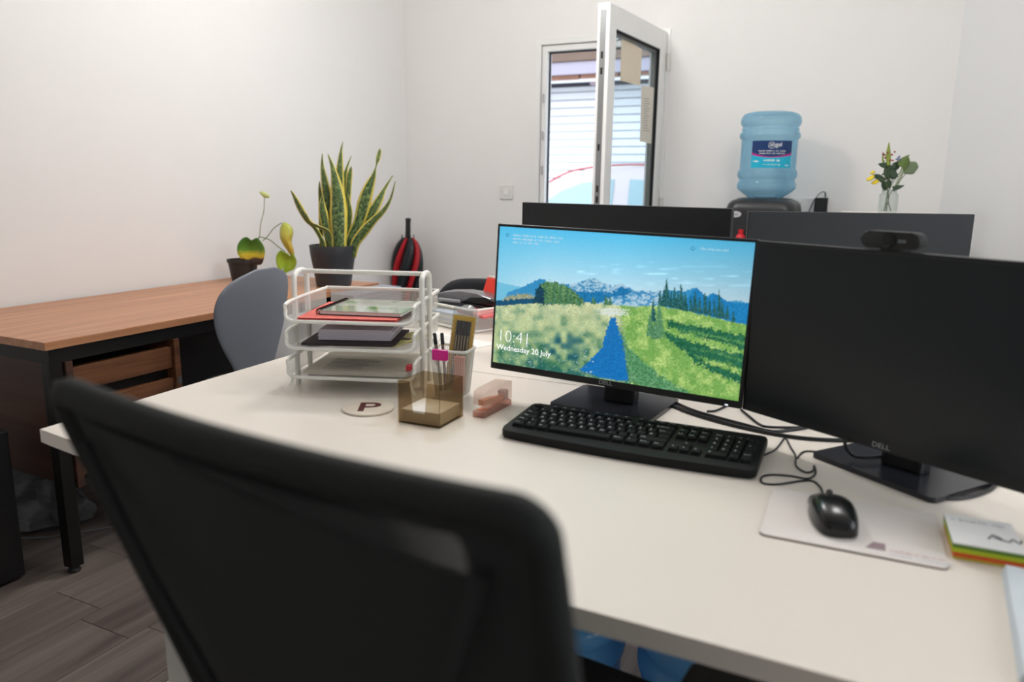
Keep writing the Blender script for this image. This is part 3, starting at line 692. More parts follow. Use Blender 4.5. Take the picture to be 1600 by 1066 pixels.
MB().box((-.09, -.22, .62), (.09, -.16, .64), .008).build('drip_tray', M_blackg, ds)
for x in (-.13, .13):
    for y in (-.13, .13): MB().lathe([(0, 0), (.015, 0), (.015, .022), (0, .022)], 12, c=(x, y, 0)).build('foot', M_black, ds)
bt = thing('water_bottle', 'large blue water bottle upside down on top of the black dispenser', 'bottle', (DX, DY, 1.142))
zt = onplane(1204, 176, (DX, DY, 0), HV).z-1.142; kz = zt/755
prof = [(95, 0), (96, 120), (97, 200), (110, 240), (135, 262), (165, 270), (195, 268), (212, 258), (224, 250), (228, 247), (240, 256), (256, 255), (264, 252), (275, 266), (300, 272), (318, 268), (330, 254), (345, 251), (400, 251), (590, 251), (600, 256), (615, 266), (645, 269), (665, 264), (680, 251), (695, 250), (712, 258), (735, 267), (765, 262), (790, 240), (815, 205), (832, 175), (850, 152)]
rs = .1395/270
m_bot = glassy('blue_bottle_plastic', (214, 236, 245), .86, .08, body=(132, 190, 220), edge=.22)
mb = MB(); mb.lathe([(r*rs, (850-z)*kz) for z, r in prof], 56); bb = mb.build('shell', m_bot, bt, smooth='full')
MB().lathe([(0, .002), (.06, .002), (.075, .004)], 32).build('neck', m_bot, bt)
# curved label facing the camera
aim = math.atan2(-DY, -DX)
def curved(a0, a1, z0f, z1f, r, m, name, parent, n=28):
    mb = MB(); P = []
    for i in range(n+1):
        a = aim+a0+(a1-a0)*i/n; P.append([(r*math.cos(a), r*math.sin(a), z0f(i/n)), (r*math.cos(a), r*math.sin(a), z1f(i/n))])
    mb.grid(P); return mb.build(name, m, parent, smooth='full')
zz = lambda y: (850-y)*kz
A0, A1 = math.radians(-35), math.radians(50); rl = 251*rs+.002
arc = lambda u: zz(497)+(u-.5)**2*4*zz(850-24)
lb = curved(A0, A1, lambda u: zz(585), arc, rl, mat('label_cyan', (20, 176, 208), .4, var=.1), 'label', bt)
curved(A0, A1, arc, lambda u: zz(352), rl, mat('label_navy', (14, 52, 104), .4), 'label_band', lb)
curved(A0, A1, arc, lambda u: arc(u)+.003+.008*abs(2*u-1)**1.5, rl+.0005, mat('label_magenta', (196, 40, 140), .4), 'label_stripe', lb)
def wraptext(body, size, u, y, m, parent, r=rl+.001):
    if not body.strip('- '): me = unread(body, size, 'CENTER')
    else:
        cu = bpy.data.curves.new('t', 'FONT'); cu.body = body; cu.size = size; cu.align_x = 'CENTER'; o = bpy.data.objects.new('t', cu); C.objects.link(o)
        me = bpy.data.meshes.new_from_object(o.evaluated_get(bpy.context.evaluated_depsgraph_get())); bpy.data.objects.remove(o)
    ac = aim+A0+(A1-A0)*u
    for v in me.vertices:
        a = ac+v.co.x/r; v.co = Vector((r*math.cos(a), r*math.sin(a), zz(y)+v.co.y))
    me.materials.clear(); me.materials.append(m); q = bpy.data.objects.new('lettering', me); C.objects.link(q); q.parent = parent
wraptext('angel', .028, .57, 402, M_wht, lb); wraptext('------- --------- ---- -------', .0085, .5, 445, M_wht, lb); wraptext('------- ----- --- ------ ---', .0085, .5, 466, M_wht, lb)
wraptext('------ --', .016, .5, 530, M_wht, lb); wraptext('--- ---- ------- ---', .008, .5, 562, M_wht, lb); wraptext('-----', .012, .12, 535, M_wht, lb); wraptext('----', .010, .88, 568, M_wht, lb)
mb = MB()
for i in range(1):
    pts = []
    for k in range(24):
        a = 2*PI*k/24; al = aim+A0+(A1-A0)*.47+.0145*math.cos(a)/rl; pts.append(((rl+.0012)*math.cos(al), (rl+.0012)*math.sin(al), zz(392)+.0145*math.sin(a)))
    mb.tube(pts, .0009, 5, closed=True)
mb.build('logo_ring', M_wht, lb)
# spare blue bottles below the near desk
for k, (x, y, lab) in enumerate(((-.52, 1.30, 'blue water bottle under the white desk, mostly behind the office chair back'), (-.22, 1.34, 'blue ribbed water bottle under the white desk, right of the other one'))):
    b2 = thing('water_bottle', lab, 'bottle', (x, y, 0), 0, 'blue water bottles stored under the white desk')
    mb = MB(); mb.lathe([(0, 0)]+[(r*rs, .002+(z-95)*kz) for z, r in prof], 40); mb.build('shell', glassy('deep_blue_bottle', (150, 205, 240), .25, .12, body=(120, 196, 250)), b2, smooth='full')
    MB().lathe([(.028, .401), (.03, .43), (.024, .45), (0, .452)], 20).build('cap', mat('blue_cap', (40, 80, 170), .4), b2, smooth=True)

# ------------------------------------------------------------------ cabinet, jar and bouquet
cb = thing('storage_cabinet', 'white cabinet behind the monitors that carries the flower jar', 'cabinet', (-.02, 3.72, 0)); 
jz = onplane(1386, 333, (0, 3.72, 0), Vector((0, 1, 0))).z
MB().box((-.17, -.19, .0), (.2, .17, jz), .003).build('body', M_white, cb)
for i in range(3): dd = MB().box((-.16, -.205, .03+i*.35), (.19, -.19, .36+i*.35), .003).build('drawer', M_white, cb); MB().box((-.05, -.218, .2+i*.35), (.08, -.205, .212+i*.35), .003).build('handle', M_steel, dd)
def bouquet():
    base = at(1386, 333, Y=3.72); base.z = jz
    jar = thing('glass_jar', 'small clear glass jar holding the artificial flowers', 'jar', base)
    mj = glassy('jar_glass', (248, 250, 249), .96, .03, body=(205, 214, 212), edge=.6)
    MB().lathe([(0, .001), (.034, .001), (.038, .006), (.039, .02), (.039, .075), (.036, .083), (.030, .087), (.030, .098), (.032, .1), (.029, .1), (.028, .087), (.035, .078), (.036, .01), (0, .006)], 32).build('body', mj, jar, smooth=True)
    f = thing('flower_bouquet', 'artificial bouquet of yellow, red and blue flowers with green leaves standing in the glass jar', 'flowers', base+Vector((0, 0, .008)))
    s = 8.2; b0 = base+Vector((0, 0, .008))
    Wp = lambda x, y, dp=0: onplane(1340+x/s, 210+y/s, b0+HV*dp, HV)-b0
    gs = mat('flower_stem', (78, 96, 60), .6); gd = mat('dark_leaf', (58, 78, 58), .55, var=.2); gm = mat('mid_leaf', (100, 124, 60), .5, var=.2); gl = mat('lime_spike', (142, 160, 66), .5); ge = mat('eucalyptus_leaf', (118, 136, 104), .55, var=.12)
    for L, dp in (([(340, 985), (375, 780), (395, 560), (400, 380)], 0), ([(430, 985), (385, 800), (440, 640), (545, 480), (590, 380)], .01), ([(370, 985), (390, 800), (360, 560), (340, 330)], -.01), ([(330, 985), (400, 800), (330, 600), (200, 560)], -.02), ([(425, 985), (395, 820), (500, 640), (690, 430)], .015), ([(360, 985), (380, 780), (470, 520), (520, 310)], .02)):
        MB().tube(smoothp([Wp(x, y, dp*(1 if y < 700 else 0)) for x, y in L], 5), .0016, 6).build('stem', gs, f)
    def lf(L, hw_, dp, m): ribbon(f, [Wp(x, y, dp) for x, y in L], [h/s*.0036 for h in hw_], HV*-1, m, th=.0008, cup=.3, n=4)
    lf([(400, 400), (398, 250), (402, 100)], [20, 24, 2], -.005, gl); lf([(340, 400), (325, 320), (325, 220)], [8, 9, 2], 0, gl)
    for L, hw_ in (([(370, 400), (310, 390), (262, 378)], [30, 20, 2]), ([(345, 600), (270, 545), (185, 520)], [26, 26, 3]), ([(350, 500), (305, 520)], [14, 3]), ([(360, 720), (345, 640), (325, 590)], [20, 30, 4]), ([(430, 560), (400, 450), (360, 380)], [50, 48, 8]), ([(520, 530), (470, 520), (420, 470)], [10, 46, 20]), ([(440, 460), (500, 400), (540, 340)], [26, 40, 6]), ([(450, 700), (520, 680), (600, 655)], [26, 22, 2]), ([(400, 690), (405, 610), (380, 560)], [22, 24, 4])):
        lf(L, hw_, random.uniform(-.015, .015), gd)
    lf([(590, 480), (690, 430), (770, 385)], [20, 66, 30], .01, ge); lf([(560, 420), (610, 350), (640, 290)], [40, 58, 22], -.005, gm); lf([(600, 320), (630, 290), (670, 262)], [8, 12, 2], 0, gm)
    for k in range(13):
        v = k/12; x = 600-130*v; y = 430+300*v
        for sgn in (-1, 1): lf([(x, y), (x+sgn*30, y-18)], [7, 2], 0, gm)
    my = mat('yellow_petal', (236, 208, 50), .6, var=.1)
    for (x, y, r) in ((192, 490, 24), (160, 570, 34), (185, 545, 24), (225, 615, 34), (130, 590, 10)):
        c = Wp(x, y, -.012); mb = MB(); r_ = r/s*.0036
        for k in range(6):
            a = k*PI/3; mb.lathe([(0, -r_*.3), (r_*.55, -r_*.2), (r_*.6, .2*r_), (0, r_*.55)], 8, M=T(c.x+r_*.4*math.cos(a), c.y+r_*.3*math.sin(a), c.z+r_*.35*math.sin(a+1)))
        mb.build('flower', my, f, smooth='full')
    for col, spots in (((150, 52, 48), ((345, 265), (330, 250), (355, 300), (440, 260), (475, 225), (450, 335), (420, 330), (385, 232))), ((120, 130, 176), ((520, 300), (500, 320), (535, 285), (540, 320)))):
        m_ = mat('berry_%d' % col[0], col, .5)
        for (x, y) in spots:
            c = Wp(x, y, -.008); MB().lathe([(0, -.004), (.0035, -.003), (.0045, 0), (.003, .0035), (0, .004)], 10, c=c).build('berry' if col[0] == 150 else 'blossom', m_, f, smooth='full')
bouquet()

# ------------------------------------------------------------------ wall fittings
def plate(px, py, w_, h_, label):
    p = at(px, py, Y=YB); t = thing('wall_socket' if 'socket' in label else 'light_switch', label, 'socket' if 'socket' in label else 'switch', (p.x, YB, p.z))
    MB().box((-w_/2, -.009, -h_/2), (w_/2, 0, h_/2), .003).build('faceplate', mat('switch_white', (226, 224, 222), .35), t); return t
t = plate(792, 300, .09, .09, 'white light switch on the back wall left of the window')
MB().box((-.012, -.014, -.018), (.012, -.009, .018), .002).build('rocker', M_upvc, t)
for x in (-.03, .03): MB().lathe([(0, 0), (.003, 0), (.003, .001), (0, .001)], 10, M=T(x, -.009, 0) @ R(90, 'X')).build('screw', M_steel, t)
t = plate(1262, 323, .146, .09, 'white double socket on the back wall beside the water dispenser')
for x in (-.036, .036): MB().box((x-.008, -.013, .02), (x+.008, -.009, .034), .001).build('rocker', M_upvc, t)
ad = thing('power_adapter', 'black plug-in power adapter in the double socket', 'adapter', (-.3, YB-.012, 1.03))
q0 = at(1284, 308, Y=YB-.03); 
MB().box((q0.x-.031, YB-.045, q0.z-.11), (q0.x+.031, YB-.0115, q0.z-.003), .004, M=T(.3, -(YB-.012), -1.03)).build('body', M_black, ad)
MB().tube(smoothp([at(x, y, Y=YB-.03)-Vector((-.3, YB-.012, 1.03)) for x, y in ((1290, 308), (1289, 301), (1285, 300), (1278, 305), (1271, 315), (1265, 328), (1262, 336))], 5), [.0035]*6+[.0022]*25, 8).build('cord', M_black, ad, smooth=True)

# ------------------------------------------------------------------ monitors
def monitor_front(name_label, pc, yaw, tilt, roll, Wd, Hh, base_c, base_yaw, screen_mat_fn, logo=True):
    t = thing('monitor', name_label, 'monitor', (base_c[0], base_c[1], DZ), math.radians(base_yaw), 'monitors on the nearest desk')
    Mroot = (T(base_c[0], base_c[1], DZ) @ R(base_yaw)).inverted()
    PM = Mroot @ T(*pc) @ R(math.degrees(yaw)) @ R(-math.degrees(tilt), 'X') @ R(-math.degrees(roll), 'Y')
    # panel local: x right, y away, z up, origin bottom centre front face
    mb = MB(); mb.box((-Wd/2, 0, 0), (Wd/2, .012, Hh), .002); mb.box((-Wd/2+.03, .012, .03), (Wd/2-.03, .022, Hh-.03), .003); mb.box((-.13, .022, .04), (.13, .04, .22), .01)
    pn = mb.build('panel', M_black, t, M=PM)
    MB().box((-.035, .038, .10), (.035, .06, .17), .004).build('bracket', M_black, t, M=PM)
    top = PM @ Vector((0, .075, .14))
    mb = MB(); mb.box((-.035, -.012, .006), (.035, .022, max(.2, top.z+.05)), .006, M=T(top.x, top.y, 0) @ R(math.degrees(yaw)-base_yaw))
    mb.build('stand', mat('stand_black', (34, 35, 38), .35), t)
    MB().prism(rrect(-.112, -.09, .112, .09, .008), 0, .009, bev=.002).build('base', mat('base_gloss_black', (38, 40, 46), .22, var=.04), t)
    scr = screen_mat_fn(pn, PM, Wd, Hh)
    if logo: text('DELL', .0115, PM @ T(-.015, -.0006, .0045) @ R(90, 'X'), mat('logo_silver', (170, 172, 175), .3), pn, 'logo', sx=1.15)
    MB().box((Wd/2-.03, -.0006, .003), (Wd/2-.024, .0, .005)).build('power_light', emis('power_led', (235, 240, 255), 1.5), pn, M=PM)
    return t
# picture on the lit screen, painted per vertex
def screen_on(pn, PM, Wd, Hh):
    NX, NY = 420, 236; bl, br, bt_, bb_ = .006, .006, .006, .0145
    # zoomed photo coordinates of the screen corners (for laying out the landscape)
    src = np.array([(66, 66), (1366, 152), (1278, 968), (20, 775)], float); dst = np.array([(0, 0), (1, 0), (1, 1), (0, 1)], float)
    A = []
    for (x, y), (u, v) in zip(dst, src):
        A.append([x, y, 1, 0, 0, 0, -u*x, -u*y]); A.append([0, 0, 0, x, y, 1, -v*x, -v*y])
    h = np.append(np.linalg.solve(np.array(A), src.flatten()), 1).reshape(3, 3)
    uu, vv = np.meshgrid(np.linspace(0, 1, NX), np.linspace(0, 1, NY)); q = np.stack([uu, vv, np.ones_like(uu)], -1) @ h.T
    X, Y = q[..., 0]/q[..., 2], q[..., 1]/q[..., 2]
    rs_ = np.random.RandomState(3)
    def vnoise(sc_, ox=0, sy=1):
        g = rs_.rand(400, 400); a = (X/sc_+50+ox) % 399; b = (Y/sc_*sy+50) % 399
        i, j = a.astype(int), b.astype(int); fa, fb = a-i, b-j; fa = fa*fa*(3-2*fa); fb = fb*fb*(3-2*fb)
        return (g[j, i]*(1-fa)+g[j, (i+1) % 400]*fa)*(1-fb)+(g[(j+1) % 400, i]*(1-fa)+g[(j+1) % 400, (i+1) % 400]*fa)*fb
    def inpoly(P, w=0):
        P = np.array(P, float); r = np.zeros(XX.shape, bool); n = len(P); j = n-1; X = XX+wx*w; Y = YY+wy*w
        for i in range(n):
            xi, yi = P[i]; xj, yj = P[j]
            with np.errstate(divide='ignore', invalid='ignore'):
                c = ((yi > Y) != (yj > Y)) & (X < (xj-xi)*(Y-yi)/(yj-yi+1e-9)+xi)
            r ^= c; j = i
        return r
    c3 = lambda c: np.array(c, float)
    XX, YY = X, Y; wx = (vnoise(9, 3)-.5)+.6*(vnoise(3.5, 20)-.5); wy = (vnoise(8, 31)-.5)+.7*(vnoise(3, 44)-.5)
    t_ = np.clip((Y-60-X*.06)/330, 0, 1)[..., None]; col = c3((84, 192, 236))*(1-t_)+c3((200, 228, 240))*t_
    col = col*(1-.12*np.clip((X[..., None]-700)/700, 0, 1))
    edge = np.clip(1-(X-40)/260, 0, 1)[..., None]*.35; col = col*(1-edge)+c3((80, 185, 225))*edge
    n1 = vnoise(60, 0, 5); cl = np.clip((n1-.6)*2.2, 0, 1)*np.exp(-((Y-290-.03*X)/50)**2)*(X > 450); col += cl[..., None]*45
    nA, nB, nC = vnoise(4), vnoise(11), vnoise(30)
    def put(mask, c, k=1.0):
        nonlocal col; c = np.asarray(c, float); m = (mask*k)[..., None]; col = col*(1-m)+c*m
    put(inpoly([(0, 345), (120, 372), (260, 400), (260, 480), (0, 480)]), c3((112, 190, 220)))
    ridge = [(100, 412), (190, 375), (270, 338), (330, 362), (430, 368), (490, 352), (550, 333), (600, 360), (640, 378), (685, 362), (760, 402), (860, 402), (930, 396), (1000, 402), (1065, 383), (1120, 425), (1160, 410), (1220, 452), (1290, 450), (1340, 462), (1340, 590), (60, 520)]
    mt = inpoly(ridge, 8)
    m1_, m2_, m3_ = vnoise(6, 9, 1.4), vnoise(14, 12, 1.8), vnoise(26, 15, 1.2)
    mc = np.clip((m1_*.4+m2_*.4+m3_*.4-.46)*5, 0, 1)[..., None]; mc = c3((58, 136, 186))*(1-mc)+c3((190, 212, 224))*mc
    hzn = np.clip((Y-330)/170, 0, 1)[..., None]
    put(mt, c3((46, 138, 190))*(1-hzn*.25)+c3((120, 180, 205))*hzn*.25); far = mt & (X > 420) & (X < 900); put(far, mc, .85)
    put(inpoly([(440, 408), (560, 402), (640, 412), (690, 376), (745, 405), (700, 425), (620, 440), (560, 470), (500, 470), (455, 440)], 14), c3((24, 116, 170))+(m1_[..., None]-.5)*40)
    put(inpoly([(1050, 400), (1066, 384), (1100, 412), (1125, 432), (1160, 412), (1200, 436), (1230, 458), (1340, 466), (1340, 600), (1100, 540), (1000, 470)], 6), c3((26, 124, 182))+(m1_[..., None]-.5)*30)
    put(inpoly([(80, 435), (200, 416), (250, 436), (240, 466), (60, 476)], 14), c3((150, 156, 126))+(nA[..., None]-.5)*60)
    put(inpoly([(30, 455), (150, 446), (240, 440), (262, 484), (30, 492)], 10), c3((14, 78, 112))+(nA[..., None]-.5)*30)
    md = inpoly([(30, 484), (240, 466), (330, 474), (500, 460), (620, 472), (760, 484), (850, 478), (900, 480), (1000, 500), (1340, 578), (1340, 1010), (0, 920), (0, 490)], 7)
    nD, nE, nF = vnoise(3, 61, 1.1), vnoise(7, 66, 1.2), vnoise(55, 70)
    tex = (nD*.45+nE*.35+nA*.3-.55)
    dep = np.clip((Y-500)/330, 0, 1); cx_ = np.clip(1.15-np.abs(X-330)/330, 0, 1)
    f = np.clip(dep*.55+cx_*dep*.5+(nC-.5)*1.0+tex*1.3-.12, 0, 1)[..., None]
    lightc = c3((196, 206, 160))*(1-dep[..., None]*.5)+c3((150, 186, 110))*dep[..., None]*.5
    mcol = lightc+(tex[..., None])*90; mcol = mcol*(1-f)+(c3((30, 96, 96))*(.5+.5*nF[..., None])+c3((60, 120, 60))*(.5-.5*nF[..., None]))*f
    put(md, mcol)
    rt_ = md & (X > 690+(Y-560)*.12+wx*26); hi = np.clip((nC-.35)*1.2+tex, 0, 1)[..., None]
    put(rt_, c3((118, 168, 84))*(1-hi)+c3((190, 214, 128))*hi+tex[..., None]*60)
    for P in ([(915, 552), (1010, 572), (1160, 598), (1320, 632), (1316, 706), (1220, 676), (1090, 640), (990, 608), (925, 586)], [(900, 612), (985, 640), (1060, 668), (1180, 700), (1312, 728), (1306, 812), (1200, 776), (1080, 742), (980, 700), (930, 655)], [(1000, 700), (1120, 770), (1300, 836), (1298, 880), (1180, 832), (1060, 770)]):
        put(inpoly(P, 26), c3((20, 92, 70))+(tex[..., None])*90, .88)
    for y0, x0_ in ((590, 930), (640, 960), (690, 1010), (740, 1060)): put(inpoly([(x0_, y0), (x0_+180, y0+28), (1316, y0+74), (1316, y0+84), (x0_+170, y0+38)], 18), c3((132, 180, 90))+tex[..., None]*60, .55)
    put(inpoly([(672, 590), (720, 690), (790, 760), (900, 850), (1040, 930), (980, 960), (860, 930), (722, 872), (700, 760)], 30), c3((52, 118, 96))+tex[..., None]*150, .62)
    for y0 in (494, 508, 520): put(inpoly([(555, y0), (640, y0-3), (735, y0+4), (700, y0+9), (585, y0+7)], 8), c3((222, 230, 230)), .85)
    put(inpoly([(245, 470), (250, 400), (270, 362), (320, 350), (400, 370), (450, 408), (500, 456), (480, 476)], 16), c3((84, 128, 82))+tex[..., None]*170)
    put(inpoly([(234, 468), (246, 404), (270, 368), (292, 400), (290, 470)], 12), c3((14, 64, 84))+tex[..., None]*50)
    def tree(x, y0, y1, w_, c):
        yy = (Y-y0)/(y1-y0); ok = (yy > 0) & (yy < 1) & (np.abs(X+wx*6-x) < w_*(.08+.92*yy**.8)*(.55+.75*nD)); put(ok, c3(c)+(nA[..., None]-.5)*60)
    for x, a, b, w_ in ((345, 350, 466, 13), (375, 366, 468, 12), (410, 372, 470, 12), (300, 356, 460, 12), (430, 390, 470, 10), (470, 425, 474, 11), (545, 430, 470, 13), (610, 425, 475, 15), (630, 432, 475, 12)): tree(x, a, b, w_, (70, 120, 84))
    rs2 = np.random.RandomState(5)
    for x, a, b, w_ in ((885, 400, 480, 14), (905, 380, 480, 14), (918, 334, 482, 18), (940, 400, 486, 12), (958, 378, 490, 15), (975, 400, 494, 14), (992, 366, 498, 20), (1012, 410, 504, 16), (1040, 430, 508, 12), (1062, 405, 512, 16), (1085, 430, 516, 14), (1112, 410, 522, 15), (1135, 440, 528, 13), (1160, 440, 532, 12), (1183, 385, 538, 14), (1200, 450, 540, 13), (1224, 470, 546, 12), (1255, 505, 560, 10), (850, 440, 560, 15), (880, 470, 640, 30), (835, 520, 635, 24), (858, 560, 650, 26)): tree(x, a, b, w_, (34, 92, 92) if x > 884 or x == 850 else (84, 136, 96))
    # path
    put(inpoly([(632, 540), (656, 540), (668, 590), (690, 660), (702, 740), (712, 800), (720, 870), (600, 860), (470, 815), (540, 745), (590, 690), (606, 620)], 12), c3((16, 112, 182))+(nA[..., None]-.5)*26)
    # flowers, left and right foreground
    fl_ = (vnoise(6, 70) > .90) & (Y > 670) & (X < 560); put(fl_, c3((196, 218, 226)))
    bsh = np.clip(1-((X-390)/120)**2-((Y-700)/90)**2, 0, 1)*np.clip(nC*1.6-.3, 0, 1); put(np.ones_like(bsh), c3((10, 74, 104))+tex[..., None]*120, bsh)
    col = np.clip(col+(nA[..., None]-.5)*6, 0, 255)/255
    colL = np.where(col <= .04045, col/12.92, ((col+.055)/1.055)**2.4)
    xs = -Wd/2+bl+(Wd-bl-br)*uu; zs = Hh-bt_-(Hh-bt_-bb_)*vv
    co_ = np.stack([xs, np.full_like(xs, -.0006), zs], -1).reshape(-1, 3)
    me = bpy.data.meshes.new('screen'); idx = np.arange(NX*NY).reshape(NY, NX)
    fa = np.stack([idx[1:, :-1], idx[1:, 1:], idx[:-1, 1:], idx[:-1, :-1]], -1).reshape(-1, 4)
    me.vertices.add(NX*NY); me.vertices.foreach_set('co', co_.flatten()); me.loops.add(fa.size); me.loops.foreach_set('vertex_index', fa.flatten().astype(np.int32))
    me.polygons.add(len(fa)); me.polygons.foreach_set('loop_start', (np.arange(len(fa))*4).astype(np.int32)); me.update()
    ca = me.color_attributes.new('Col', 'FLOAT_COLOR', 'POINT'); ca.data.foreach_set('color', np.concatenate([colL.reshape(-1, 3), np.ones((NX*NY, 1))], 1).flatten())
    me.transform(PM); me.materials.append(vcol('screen_picture', 1.0))
    o = bpy.data.objects.new('screen', me); C.objects.link(o); o.parent = pn
    w1 = emis('screen_text_white', (255, 255, 255), 1.15); w2 = emis('screen_text_dim', (196, 228, 242), .9)
    X0, Z1 = -Wd/2+bl, Hh-bt_
    def tx(body, size, u, v, m, b=0): return text(body, size, PM @ T(X0+u*(Wd-bl-br), -.0012, Z1-v*(Hh-bt_-bb_)) @ R(90, 'X'), m, pn, 'screen_text', ext=.0001, bold=b)
    tx('10:41', .037, .014, .835, w1, -.0009); tx('Wednesday 20 July', .0168, .014, .898, w1, 0)
    for i, s in enumerate(('------ ---- -- - ---- -- ----- ---', '------ ------- -- --- ----- ----', '---- -- -- --- ---')): tx(s, .0068, .062, .062+i*.025, w2)
    tx('Like what you see?', .0068, .815, .066, w2)
    def ringm(u, v): 
        c = (X0+u*(Wd-bl-br), -.0012, Z1-v*(Hh-bt_-bb_)); mb = MB(); mb.tube([(c[0]+.0032*math.cos(a*PI/8), c[1], c[2]+.0032*math.sin(a*PI/8)) for a in range(16)], .0006, 4, closed=True); mb.build('screen_icon', emis('icon_blue', (40, 120, 160), .8), pn, M=PM)
    ringm(.038, .058); ringm(.788, .062)
    return o
def screen_off(pn, PM, Wd, Hh):
    return MB().box((-Wd/2+.006, -.0008, .0145), (Wd/2-.006, -.0001, Hh-.006)).build('screen', mat('dark_lcd', (30, 34, 38), .28, var=.02, spec=.4), pn, M=PM)
m1 = monitor_front('monitor with lit mountain meadow lock screen on the white desk', (-.476, 1.4094, .7895), -.0457, .0556, -.0182, .538, .3124, (-.481, 1.492), -4, screen_on)
m2 = monitor_front('dark switched-off monitor at the right edge with a webcam on top', (.0275, 1.2742, .7826), -.5107, .0173, 0, .538, .3124, (.066, 1.357), -36, screen_off)
def monitor_back(label, a, b, ztop, h):
    a = Vector(a); b = Vector(b); c = (a+b)/2; dr = (b-a).normalized(); yaw = math.degrees(math.atan2(dr.y, dr.x)); Wd = (b-a).length
    nv = Vector((-dr.y, dr.x))*-1
    # back side faces -Y (towards us); root on far desk
    t = thing('monitor', label, 'monitor', (c.x, c.y, DZ), math.radians(yaw), 'monitors on the far desk'); z1 = ztop-DZ; z0 = z1-h
    mb = MB(); mb.box((-Wd/2, 0, z0), (Wd/2, .014, z1), .002); mb.box((-Wd/2+.06, -.012, z0+.04), (Wd/2-.06, 0, z1-.15), .006); pn = mb.build('panel', mat('monitor_back_black', (40, 43, 46), .5, var=.03), t)
    MB().box((-Wd/2+.006, .014, z0+.015), (Wd/2-.006, .0146, z1-.006)).build('screen', MATS.get('dark_lcd'), pn)
    MB().box((-.035, -.05, .008), (.035, -.02, z0+.2), .005).build('stand', MATS['stand_black'], t)
    MB().box((-.035, -.022, z0+.1), (.035, -.008, z0+.18), .003).build('bracket', MATS['stand_black'], t)
    MB().prism(rrect(-.11, -.12, .11, .06, .008), 0, .009, bev=.002).build('base', MATS['base_gloss_black'], t)
    return t
monitor_back('back of a dark monitor on the far desk, left one, in front of the window', (-.8675, 1.83), (-.303, 1.70), 1.1425, .335)
monitor_back('back of a dark monitor on the far desk, right one, below the flower jar', (-.318, 2.02), (.1995, 2.256), 1.129, .335)
# webcam
wc = thing('webcam', 'black webcam clipped on top of the dark right monitor', 'webcam', (.012, 1.30, 1.094), -.5107)
MB().prism(rrect(-.046, -.026, .046, -.0, .011), 0, .024, M=Matrix(((1, 0, 0, 0), (0, 0, 1, -.012), (0, -1, 0, .004), (0, 0, 0, 1))), bev=.003).build('body', M_matte, wc, smooth=True)
MB().lathe([(0, 0), (.011, 0), (.011, .003), (.008, .0035), (.006, .002), (0, .0025)], 24, M=T(0, -.0125, .0165) @ R(90, 'X')).build('lens', M_blackg, wc, smooth=True)
MB().box((.014, -.0127, .014), (.026, -.012, .019), .0002).build('marking', mat('webcam_mark', (110, 114, 120), .4), wc)
MB().box((-.015, -.008, -.0), (.015, .03, .004), .001).box((-.015, .024, -.05), (.015, .03, 0), .001).build('clip', M_matte, wc)

